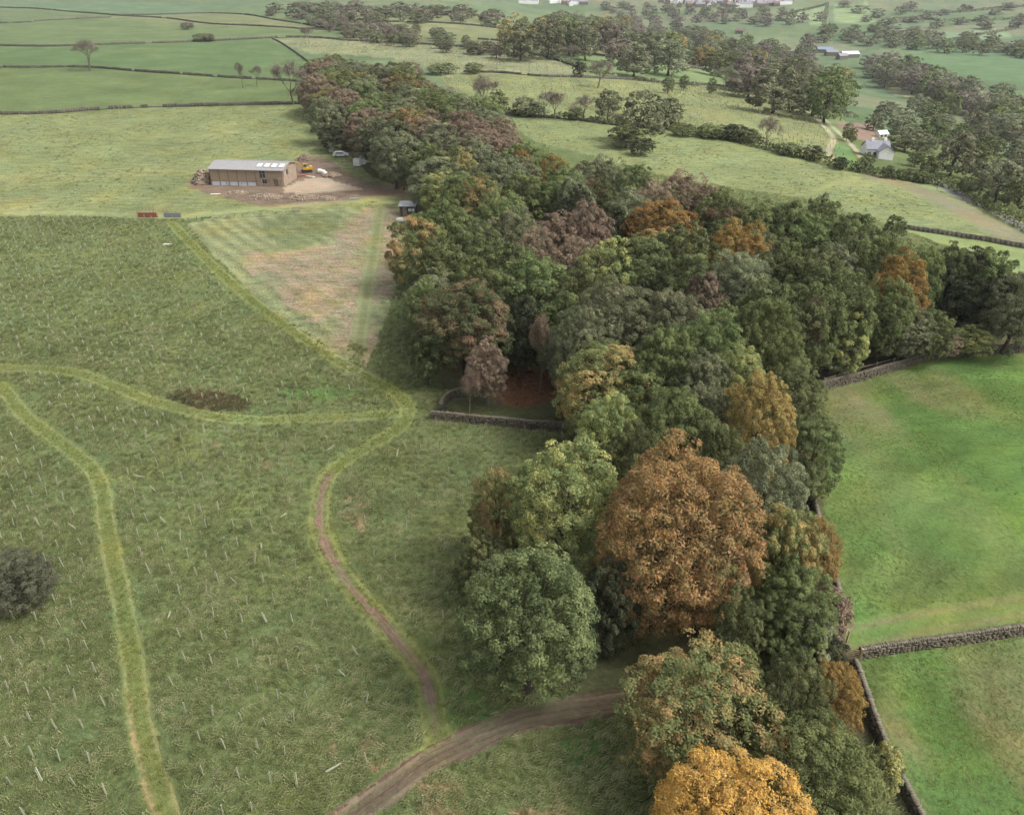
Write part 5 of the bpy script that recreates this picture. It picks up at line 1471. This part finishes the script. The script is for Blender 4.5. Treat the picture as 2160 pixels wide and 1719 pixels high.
def heap(px, py, w, d, h, mat, name, label, cat, seed, stones=60, ssz=.35):
    x, y = G(px, py); r = np.random.default_rng(seed)
    n = 18; th = np.linspace(0, 2 * math.pi, n, endpoint=False); V = [(0, 0, h)]; F3 = []; F4 = []
    rings = [.25, .55, .8, 1.0]
    for q in rings:
        hh = h * (1 - q ** 1.4) * r.uniform(.8, 1.15, n) - (.25 if q == 1 else 0)
        for t, z in zip(th, hh): V.append((math.cos(t) * w / 2 * q * r.uniform(.88, 1.1), math.sin(t) * d / 2 * q * r.uniform(.88, 1.1), z))
    for i in range(n): F3.append((0, 1 + i, 1 + (i + 1) % n))
    for k in range(len(rings) - 1):
        for i in range(n):
            a = 1 + k * n + i; b = 1 + k * n + (i + 1) % n
            F4.append((a, a + n, b + n, b))
    root = link(name, mesh_np(name, np.array(V), [np.array(F4), np.array(F3)], True), mat, loc=(x, y, tz(x, y)))
    tag(root, label, cat)
    q = np.sqrt(r.uniform(0, 1, stones)) * .95; t = r.uniform(0, 6.28, stones)
    C = np.column_stack([np.cos(t) * q * w / 2, np.sin(t) * q * d / 2, h * (1 - q ** 1.4) + .02])
    S = ssz * r.uniform(.5, 1.3, (stones, 3)) * np.array([1, 1, .6])
    V, F = boxes_np(C, S, r.uniform(0, 3, stones), r, .25)
    tag(link('loose_stones', mesh_np('loose_stones', V, F), M_barnstone, root), kind='stuff')
M_earth = surf_mat('turned_earth', (.2, .15, .105), .4, .9, 1.0, bump=.6)
M_pale_earth = surf_mat('pale_rubble', (.3, .235, .17), .4, 1.2, 1.0, bump=.6)
heap(430, 384, 5.5, 7, 3.2, M_pale_earth, 'rubble_heap', 'tall heap of buff rubble against the left gable of the barn', 'heap', 1, 140, .5)
heap(560, 417, 9, 6, .8, M_earth, 'spoil_heap', 'low spoil heap in front of the barn, leftmost of the heaps', 'heap', 2, 90)
heap(640, 418, 8, 5, .7, M_earth, 'spoil_heap', 'low spoil heap at the edge of the pale yard', 'heap', 3, 90)
heap(500, 408, 6, 4, .5, M_earth, 'spoil_heap', 'small spoil heap in front of the white panels of the barn', 'heap', 4, 50)
heap(645, 338, 6, 4, 1.6, M_earth, 'spoil_heap', 'brown spoil heap behind the right end of the barn', 'heap', 5, 70)
heap(700, 372, 5, 3.5, .9, M_pale_earth, 'rubble_heap', 'rubble heap beside the white builders bags', 'heap', 6, 90, .45)
heap(690, 420, 5, 3.5, .5, M_earth, 'spoil_heap', 'low mound of earth at the right end of the yard', 'heap', 7, 50)

# excavator beside the gable
M_yel = surf_mat('yellow_paint', (.55, .34, .04), .15, 4, .5)
M_dark = surf_mat('dark_rubber', (.04, .04, .04), .3, 5, .8)
def excavator():
    x, y = G(648, 364); root = bpy.data.objects.new('excavator', None); root.location = (x, y, tz(x, y)); root.rotation_euler = (0, 0, rad(200)); root.scale = (.9, .9, .9); COL.objects.link(root)
    tag(root, 'yellow tracked excavator parked beside the right gable of the barn', 'excavator')
    for sy in (-.75, .75):
        MB().prism([(-1.3, .12), (1.3, .12), (1.55, .38), (1.3, .66), (-1.3, .66), (-1.55, .38)], sy - .22, sy + .22).build('track', M_dark, root)
    MB().box((0, 0, .75), (1.2, 1.2, .3)).build('turntable', M_dark, root)
    b = MB().prism([(-1.6, .9), (1.1, .9), (1.1, 1.35), (-.6, 1.35), (-.8, 1.75), (-1.6, 1.7)], -.85, .85).build('body', M_yel, root)
    c = MB().box((.45, .42, 1.95), (1.05, .8, 1.2)).build('cab', M_yel, root)
    for (cx, cy_, sx, sy) in ((.45, .84, .85, .04), (1.0, .42, .04, .62), (.45, .0, .85, .04)):
        MB().box((cx, cy_, 2.1), (sx, sy, .75)).build('cab_window', M_glass, c)
    MB().tube((.9, -.35, 1.2), (2.4, -.35, 2.9), .17, .14, 5).tube((2.4, -.35, 2.9), (3.6, -.35, 2.6), .14, .12, 5).build('boom', M_yel, root)
    MB().tube((3.6, -.35, 2.6), (3.9, -.35, 1.1), .12, .09, 5).build('dipper', M_yel, root)
    MB().prism([(3.6, 1.1), (4.1, 1.1), (4.15, .6), (3.75, .35), (3.45, .6)], -.75, .05).build('bucket', M_dark, root)
excavator()

M_bag = surf_mat('white_woven_bag', (.7, .66, .62), .1, 5, .8)
def bag(px, py, sz, label):
    x, y = G(px, py); r = np.random.default_rng(int(px * 7 + py))
    V = []; F = []; n = 12; prof = [(.40, 0), (.52, .25), (.55, .55), (.5, .85), (.38, .98), (.2, .9)]
    for k, (rr, z) in enumerate(prof):
        for i in range(n):
            a = 6.2832 * i / n; sq = 1 / max(abs(math.cos(a)), abs(math.sin(a))) ** .6
            V.append((math.cos(a) * rr * sq * sz * r.uniform(.93, 1.07), math.sin(a) * rr * sq * sz * r.uniform(.93, 1.07), z * sz * r.uniform(.95, 1.05)))
    for k in range(len(prof) - 1):
        for i in range(n): F.append((k * n + i, k * n + (i + 1) % n, (k + 1) * n + (i + 1) % n, (k + 1) * n + i))
    me = bpy.data.meshes.new('builders_bag'); me.from_pydata(V, [], F + [tuple(range((len(prof) - 1) * n, len(prof) * n))]); me.update()
    tag(link('builders_bag', me, M_bag, loc=(x, y, tz(x, y))), label, 'bag', 'white bulk bags in the barn yard')
bag(675, 366, 1.1, 'white bulk bag nearest the excavator'); bag(682, 368, 1.1, 'white bulk bag in the middle of the three by the rubble heap'); bag(687, 371, 1.0, 'white bulk bag farthest from the excavator beside the rubble heap')

M_redm = M_red
def planks(px, py, ln, n, rz, mat, label, name='timber_stack'):
    x, y = G(px, py); root = bpy.data.objects.new(name, None); root.location = (x, y, tz(x, y)); root.rotation_euler = (0, 0, rz); COL.objects.link(root)
    tag(root, label, 'timber')
    for k in range(n):
        MB().box((random.uniform(-.15, .15), (k % 3 - 1) * .3, .1 + (k // 3) * .14), (ln, .25, .1), rz=random.uniform(-.05, .05)).build('plank', mat, root)
planks(636, 372, 3.2, 6, .3, M_redm, 'small stack of reddish boards beside the excavator')
planks(655, 374, 2.4, 4, -.4, M_bag, 'small stack of pale boards at the top of the yard')
planks(456, 410, 2.2, 2, .15, M_bag, 'pale planks lying alone in the grass below the barn')
planks(748, 420, 2.2, 3, .05, M_galv, 'grey metal sheets lying at the end of the yard', 'metal_sheets')
planks(354, 516, 1.6, 2, .1, M_bag, 'pale boards dropped in the rough pasture below the red gate')

# cream toilet cabin, white car, white van at the edge of the upper wood
M_cream = surf_mat('cream_panel', (.62, .62, .48), .08, 3, .5)
M_carw = surf_mat('white_car_paint', (.7, .72, .72), .05, 3, .25)
def toilet():
    x, y = G(699, 321); root = bpy.data.objects.new('toilet_cabin', None); root.location = (x, y, tz(x, y)); root.rotation_euler = (0, 0, .3); COL.objects.link(root)
    tag(root, 'cream portable toilet cabin at the edge of the upper wood', 'cabin')
    MB().box((0, 0, 1.1), (1.25, 1.25, 2.1)).build('cabin_wall', M_cream, root)
    MB().prism([(-.68, 2.15), (.68, 2.15), (.55, 2.35), (0, 2.45), (-.55, 2.35)], -.68, .68).build('roof', M_bag, root)
    d = MB().box((0, -.645, 1.05), (.85, .04, 1.9)).build('door', M_cream, root)
    MB().box((.33, -.68, 1.05), (.06, .04, .2)).build('handle', M_dark, d)
toilet()
def car(px, py, rz, mat, van, label):
    x, y = G(px, py); nm = 'parked_van' if van else 'parked_car'
    root = bpy.data.objects.new(nm, None); root.location = (x, y, tz(x, y)); root.rotation_euler = (0, 0, rz); COL.objects.link(root)
    tag(root, label, 'van' if van else 'car')
    if van:
        pr = [(-2.6, .35), (2.5, .35), (2.6, .95), (2.0, 1.2), (1.4, 2.05), (-2.55, 2.15), (-2.65, 1.2)]
        w = .95; win = [(1.42, 1.18), (1.95, 1.18), (1.42, 1.9), (.9, 1.95), (.9, 1.18)]
    else:
        pr = [(-2.1, .35), (2.1, .35), (2.15, .72), (1.2, .95), (.55, 1.42), (-1.3, 1.45), (-2.0, 1.0), (-2.15, .7)]
        w = .85; win = [(-1.5, 1.0), (1.0, 1.0), (.5, 1.34), (-1.2, 1.36)]
    b = MB().prism(pr, -w, w).build('body', mat, root)
    if van: win = [(.9, 1.2), (1.85, 1.2), (1.32, 1.95), (.9, 1.95)]
    for s in (-1, 1):
        MB().prism(win, s * w - .02, s * w + .02).build('side_window', M_glass, root)
    for wx in (-1.35, 1.35):
        for s in (-1, 1):
            wh = MB().tube((wx, s * (w - .12), .34), (wx, s * (w + .03), .34), .34, n=14).build('wheel', M_dark, root)
            MB().tube((wx, s * (w + .03), .34), (wx, s * (w + .05), .34), .19, n=10).build('hubcap', M_galv, wh)
    fx = 2.35 if van else 2.14
    for s in (-.55, .55):
        MB().box((fx + .02, s, .78), (.06, .26, .14)).build('headlight', M_light_pane, root)
car(719, 331, .15, M_carw, False, 'white car with dark windows parked at the edge of the upper wood')
car(763, 349, 1.2, M_carw, True, 'white van half hidden under the upper wood')

# dark shed and the upturned boat below it
M_shedw = surf_mat('dark_stained_boards', (.09, .095, .1), .3, 3, .85, stretch=(5, 5, .6))
M_shedr = surf_mat('pale_felt_roof', (.42, .43, .45), .15, 2, .8)
def shed():
    x, y = G(862, 453); root = bpy.data.objects.new('shed', None); root.location = (x, y, tz(x, y)); root.rotation_euler = (0, 0, -.05); COL.objects.link(root)
    tag(root, 'small dark shed with a pale roof at the left edge of the main wood', 'shed')
    MB().box((0, 0, 1.1), (3.4, 2.4, 2.2)).build('wall', M_shedw, root)
    MB().box((0, -.1, 2.36), (3.8, 2.9, .12), rx=.12).build('roof', M_shedr, root)
    d = MB().box((-.6, -1.22, 1.0), (.85, .05, 1.9)).build('door', M_frame, root); MB().box((-.28, -1.26, 1.0), (.08, .05, .12)).build('handle', M_galv, d)
    for a in (.5, 1.2):
        q = MB().box((a, -1.22, 1.35), (.55, .04, .6)).build('window', M_light_pane, root); MB().box((a, -1.25, 1.35), (.05, .04, .6)).build('mullion', M_shedw, q)
    for k in (-1.6, 1.6): MB().box((k, -1.2, 1.1), (.12, .12, 2.2)).build('corner_post', M_frame, root)
shed()
def boat():
    x, y = G(851, 465); V = []; F = []; n = 9; st = np.linspace(-1.6, 1.6, 11)
    for t in st:
        w = .72 * (1 - (abs(t) / 1.72) ** 2.4); h = .55 * (1 - .35 * (abs(t) / 1.6) ** 2)
        for i in range(n):
            a = math.pi * i / (n - 1); V.append((t, math.cos(a) * w, math.sin(a) ** .8 * h))
    for k in range(len(st) - 1):
        for i in range(n - 1): F.append((k * n + i, (k + 1) * n + i, (k + 1) * n + i + 1, k * n + i + 1))
    me = bpy.data.meshes.new('hull'); me.from_pydata(V, [], F + [tuple(range(n - 1, -1, -1)), tuple(range(10 * n, 11 * n))]); me.update()
    for p in me.polygons: p.use_smooth = True
    root = bpy.data.objects.new('rowing_boat', None); root.location = (x, y, tz(x, y)); root.rotation_euler = (0, 0, -.1); COL.objects.link(root)
    link('hull', me, M_bag, root); MB().box((0, 0, .56), (2.8, .06, .08)).build('keel', M_bag, root)
    tag(root, 'white upturned boat lying in the grass below the small dark shed', 'boat')
boat()

# ------------------------------------------------------------------ farmhouse, far farm and village
M_render = surf_mat('white_render', (.88, .87, .84), .06, 1, .8)
M_slates = surf_mat('blue_grey_slate', (.26, .26, .30), .2, 1.2, .6)
M_tiles = surf_mat('brown_tile', (.24, .17, .14), .25, 1.2, .7)
def house(x, y, rz, w, d, e, rh, wall, roof, name, label, cat='house', group=None, wing=None, chim=(), wins=0):
    root = bpy.data.objects.new(name, None); root.location = (x, y, tz(x, y) - .3); root.rotation_euler = (0, 0, rz); COL.objects.link(root)
    tag(root, label, cat, group)
    MB().box((0, 0, e / 2), (w, d, e)).prism([(-d / 2 + .01, e), (d / 2 - .01, e), (0, e + rh)], -w / 2 + .01, w / 2 - .01, 'x').build('wall', wall, root)
    t = .22; o = .35; k = rh / (d / 2)
    rf = MB().prism([(-d / 2 - o, e - o * k), (0, e + rh), (d / 2 + o, e - o * k), (d / 2 + o, e - o * k + t), (0, e + rh + t), (-d / 2 - o, e - o * k + t)], -w / 2 - .3, w / 2 + .3, 'x').build('roof', roof, root)
    for c in chim:
        MB().box((c, 0, e + rh + .2), (.8, .6, 1.2)).box((c - .2, 0, e + rh + .95), (.22, .22, .3)).box((c + .2, 0, e + rh + .95), (.22, .22, .3)).build('chimney', wall, rf)
    if wing:
        wx, ww, wd, we, wrh = wing
        MB().box((wx, -d / 2 - wd / 2 + .01, we / 2), (ww, wd, we)).prism([(wx - ww / 2 + .01, we), (wx + ww / 2 - .01, we), (wx, we + wrh)], -d / 2 - wd + .01, -d / 2, 'y').build('wing_wall', wall, root)
        kk = wrh / (ww / 2)
        MB().prism([(wx - ww / 2 - o, we - o * kk), (wx, we + wrh), (wx + ww / 2 + o, we - o * kk), (wx + ww / 2 + o, we - o * kk + t), (wx, we + wrh + t), (wx - ww / 2 - o, we - o * kk + t)], -d / 2 - wd - .3, 0, 'y').build('wing_roof', roof, root)
    for i in range(wins):
        for lv in ((1.4, 3.9) if e > 4.5 else (1.4,)):
            cx = -w / 2 + w * (i + .5) / wins
            q = MB().box((cx, -d / 2 - .01, lv), (1.0, .08, 1.2)).build('window', M_glass, root)
            MB().box((cx, -d / 2 - .05, lv - .68), (1.2, .14, .12)).build('sill', M_cope, q)
    return root
fx, fy = G(1852, 333)
fs = slant(fx, fy, tz(fx, fy)) / FPX       # metres per photo pixel there
house(fx, fy + 3, rad(-6), 46 * fs, 5.6, 2.9, 1.9, M_render, M_slates, 'farmhouse', 'white farmhouse with blue-grey slate roof among trees', 'house', None, (12 * fs, 4.4, 2.6, 2.7, 1.6), (-10 * fs, 16 * fs), 4)
fx, fy = G(1858, 290)
house(fx, fy, rad(15), 3.6, 2.8, 1.8, .9, M_render, M_render, 'outbuilding', 'small white outbuilding behind the white farmhouse', 'building', None, wins=2)
M_blue = surf_mat('blue_metal_roof', (.2, .28, .36), .1, 1, .5)
for i, (px, py, w, d, rf, lb) in enumerate(((1738, 112, 16, 10, M_blue, 'blue-roofed barn of the far farm beside the pale poplar'), (1752, 118, 12, 8, M_slates, 'grey-roofed barn of the far farm between the blue roof and the pale sheds'),
        (1790, 122, 18, 9, M_white, 'pale-roofed shed at the right end of the far farm'), (1775, 126, 10, 6, M_slates, 'smaller grey shed in front of the far farm'))):
    x, y = G(px, py); house(x, y, rad(-8 + 9 * i), w, d, 4, 2.2, M_cope, rf, 'farm_building', lb, 'building', 'buildings of the far farm')
for i, (px, py, lb) in enumerate(((1560, 72, 'lone pale house in the trees above the valley belt'), (1432, 56, 'small white house at the edge of the valley wood below the village'), (1990, 215, 'low stone house among the trees right of the valley field'), (2130, 245, 'grey house nearly hidden by trees at the right edge'), (1300, 118, 'low stone building at the foot of the valley wood'), (1495, 122, 'long low building with a pale roof in front of the valley wood'))):
    x, y = G(px, py); house(x, y, rad(20 * i - 30), 11, 7, 4.5, 2.4, M_cope, M_slates if i % 2 else M_tiles, 'cottage', lb, 'house', None, chim=(4,))

def village():
    """hazy rows of houses: each one a small two-colour mesh"""
    protos = []
    for k, (w, d, e, rh, wm, rm) in enumerate(((9, 7, 5, 3, M_render, M_slates), (16, 7, 5, 3, M_cope, M_slates), (10, 8, 5, 3.2, M_cope, M_tiles), (22, 7, 5, 2.8, M_render, M_slates))):
        V = [(-w / 2, -d / 2, -1), (w / 2, -d / 2, -1), (w / 2, d / 2, -1), (-w / 2, d / 2, -1), (-w / 2, -d / 2, e), (w / 2, -d / 2, e), (w / 2, d / 2, e), (-w / 2, d / 2, e), (-w / 2, 0, e + rh), (w / 2, 0, e + rh)]
        F = [(0, 1, 5, 4), (2, 3, 7, 6), (1, 2, 6, 9, 5), (3, 0, 4, 8, 7), (4, 5, 9, 8), (6, 7, 8, 9)]
        b = len(V); cx = w * .3
        V += [(cx + a, c, z) for z in (e + rh - .8, e + rh + 1.3) for a, c in ((-.5, -.5), (.5, -.5), (.5, .5), (-.5, .5))]
        F += [(b, b + 1, b + 5, b + 4), (b + 1, b + 2, b + 6, b + 5), (b + 2, b + 3, b + 7, b + 6), (b + 3, b, b + 4, b + 7), (b + 4, b + 5, b + 6, b + 7)]
        me = bpy.data.meshes.new('village_house'); me.from_pydata(V, [], F); me.update(); me.materials.append(wm); me.materials.append(rm)
        for i in (4, 5): me.polygons[i].material_index = 1
        protos.append(me)
    r = random.Random(3)
    rows = [(1390, 1560, 6, 14), (1400, 1580, 10, 13), (1430, 1600, 15, 12), (1555, 1665, 4, 10), (1560, 1660, 9, 10), (1565, 1640, 14, 8), (1165, 1215, 6, 5), (1180, 1240, 11, 4), (1100, 1140, 8, 3)]
    for (a, b, py, n) in rows:
        for i in range(n):
            px = a + (b - a) * (i + r.uniform(.1, .9)) / n
            x, y = G(px, py + r.uniform(-1.5, 1.5))
            o = link('village_house', protos[r.randrange(4)], loc=(x, y, tz(x, y)), rz=r.choice((0, .1, 1.5, -.2)) + r.uniform(-.2, .2))
            side = 'in the left cluster of' if px < 1260 else ('at the near edge of' if py > 12 else ('in the upper rows of' if py < 7 else 'in the middle rows of'))
            part = '' if px < 1260 else (', left half' if px < 1530 else ', right half')
            tag(o, 'small hazy house %s the far village%s' % (side, part), 'house', 'houses of the far village')
village()

# ------------------------------------------------------------------ tree guards in the young plantation
def ordinal(n):
    one = ['', 'first', 'second', 'third', 'fourth', 'fifth', 'sixth', 'seventh', 'eighth', 'ninth', 'tenth', 'eleventh', 'twelfth', 'thirteenth', 'fourteenth', 'fifteenth', 'sixteenth', 'seventeenth', 'eighteenth', 'nineteenth']
    if n < 20: return one[n]
    t, u = divmod(n, 10)
    return ['', '', 'twentieth', 'thirtieth', 'fortieth', 'fiftieth', 'sixtieth'][t] if u == 0 else ['', '', 'twenty', 'thirty', 'forty', 'fifty', 'sixty'][t] + '-' + one[u]
def guards():
    r = random.Random(21)
    m = MB(); m.tube((0, 0, -.05), (0, 0, 1.12), .045, .05, 8); m.tube((.085, 0, -.05), (.085, 0, 1.02), .02, .02, 4)
    me = m.mesh('tree_guard'); me.materials.append(M_guard)
    pts = []
    a = rad(-9); ca, sa = math.cos(a), math.sin(a)
    for i in range(-75, 75):
        for j in range(0, 80):
            u = i * 2.2 + r.uniform(-.35, .35); v = 24 + j * 2.35 + r.uniform(-.35, .35)
            x, y = u * ca - v * sa, u * sa + v * ca
            if 24 < y < 175: pts.append((x, y, j))
    A = np.array(pts); P = A[:, :2]; J = A[:, 2].astype(int)
    k = in_view(P[:, 0], P[:, 1], terrain(P[:, 0], P[:, 1]), 10); P = P[k]; J = J[k]
    cls, col, tex, sub = classify(P[:, 0], P[:, 1])
    k = (cls == 0) & (tex > .6)
    # keep clear of the tracks, thin the planting irregularly
    for L in (TRACK_A, TRACK_B, TRACK_C, TRACK_D, TRACK_E):
        d, _, _ = line_dist(L, P[:, 0], P[:, 1], 5); k &= d > 2.3
    k &= vn(P[:, 0], P[:, 1], 16, 5, 2) > .14
    px, py = project(P[:, 0], P[:, 1], terrain(P[:, 0], P[:, 1]))
    k &= ~((px > 960) & (py > 1250)) & (px < 1215) & ~((py < 900) & (px > 850))
    rr = np.array([r.random() for _ in range(len(P))])
    k &= ~((px > 640) & (px < 1000) & (py > 1000) & (rr > .55))
    k &= ~((py < 900) & (rr > .8)) & (rr < .95)
    P = P[k]; J = J[k]
    o_ = np.argsort(np.hypot(P[:, 0], P[:, 1])); P = P[o_]; J = J[o_]
    rows = {}
    for i in range(min(300, len(P))): rows.setdefault(int(J[i]), []).append(i)
    place = {}
    for a_, jj in enumerate(sorted(rows)):
        for b_, i in enumerate(sorted(rows[jj], key=lambda q: P[q, 0])): place[i] = '%s from the left in the %s row from the bottom' % (ordinal(b_ + 1), ordinal(a_ + 1))
    for i, (x, y) in enumerate(P[:300]):
        o = link('tree_guard', me, loc=(x, y, tz(x, y)))
        o.scale = (1, 1, r.uniform(.85, 1.1))
        if i % 27 == 5:
            o.rotation_euler = (rad(r.uniform(72, 84)), 0, r.uniform(0, 6.28)); o.location.z += .3; w = 'fallen'
        elif i % 9 == 2:
            o.rotation_euler = (r.uniform(.25, .5), 0, r.uniform(0, 6.28)); w = 'leaning'
        else:
            o.rotation_euler = (r.uniform(-.1, .1), r.uniform(-.1, .1), r.uniform(0, 6.28)); w = 'upright'
        tag(o, '%s pale tree guard, %s' % (w, place[i]), 'tree guard', 'tree guards of the rough pasture')
    V = []; F = []
    Q = P[300:]
    bv = np.array(m.v); bf = m.f
    for i, (x, y) in enumerate(Q):
        t = np.array(Matrix.Rotation(r.uniform(-.15, .15), 3, 'X') @ Matrix.Rotation(r.uniform(-.15, .15), 3, 'Y'))
        V.append(bv @ t.T + np.array([x, y, tz(x, y)]))
    n = len(bv)
    q4 = np.array([f for f in bf if len(f) == 4]); ln = {len(f) for f in bf}
    Vn = np.vstack(V); Fs = []
    for s in sorted(ln):
        fb = np.array([f for f in bf if len(f) == s]); Fs.append(((np.arange(len(Q)) * n)[:, None, None] + fb[None]).reshape(-1, s))
    tag(link('distant_tree_guards', mesh_np('distant_tree_guards', Vn, Fs), M_guard), 'far rows of small pale tree guards across the upper rough pasture', 'tree guards', kind='stuff')
    print('guards', len(P))
guards()
def slope_guards():
    r = np.random.default_rng(31)
    V = []; F = []
    for pi in (7, 8):
        P = REG[pi][3]; x0, y0 = P.min(0); x1, y1 = P.max(0)
        gx, gy = np.meshgrid(np.arange(x0, x1, 4.2), np.arange(y0, y1, 5.0)); x = gx.ravel() + r.uniform(-.8, .8, gx.size); y = gy.ravel() + r.uniform(-.8, .8, gx.size)
        k = inside(P, x, y) & (vn(x, y, 40, 33, 2) > .42) & in_view(x, y, terrain(x, y), 5); V.append(np.stack([x[k], y[k]], 1))
    Q = np.vstack(V)[:1600]; n = len(Q); z = terrain(Q[:, 0], Q[:, 1])
    vv, ff = boxes_np(np.column_stack([Q, z + .55]), np.column_stack([np.full(n, .13), np.full(n, .13), r.uniform(1.05, 1.3, n)]), r.uniform(0, 3, n), r, .03)
    tag(link('slope_tree_guards', mesh_np('slope_tree_guards', vv, ff), M_guard), 'specks of pale tree guards over the pastures beyond the wood', 'tree guards', kind='stuff')
    print('slope guards', n)
slope_guards()

# ------------------------------------------------------------------ haze over the whole valley
def haze():
    hm, nt, out = new_mat('haze_air')
    v = N(nt, 'ShaderNodeVolumePrincipled'); v.inputs['Color'].default_value = (.93, .95, 1.0, 1); v.inputs['Density'].default_value = .00008; v.inputs['Anisotropy'].default_value = .1
    nt.links.new(v.outputs[0], out.inputs['Volume'])
    o = MB().box((0, 2600, 20), (15400, 18500, 160)).build('haze', hm)
    tag(o, 'thin pale haze lying over the valley', 'haze', kind='stuff')
haze()

# things that would still share a label are counted off from the left
def count_off():
    by = {}
    for o in COL.objects:
        if o.parent is None and 'label' in o.keys() and 'category' in o.keys(): by.setdefault(o['label'], []).append(o)
    for lb, L in by.items():
        if len(L) < 2: continue
        L.sort(key=lambda o: o.location.x / max(1.0, o.location.y))
        for i, o in enumerate(L): o['label'] = ordinal(i + 1) + ' ' + lb
count_off()
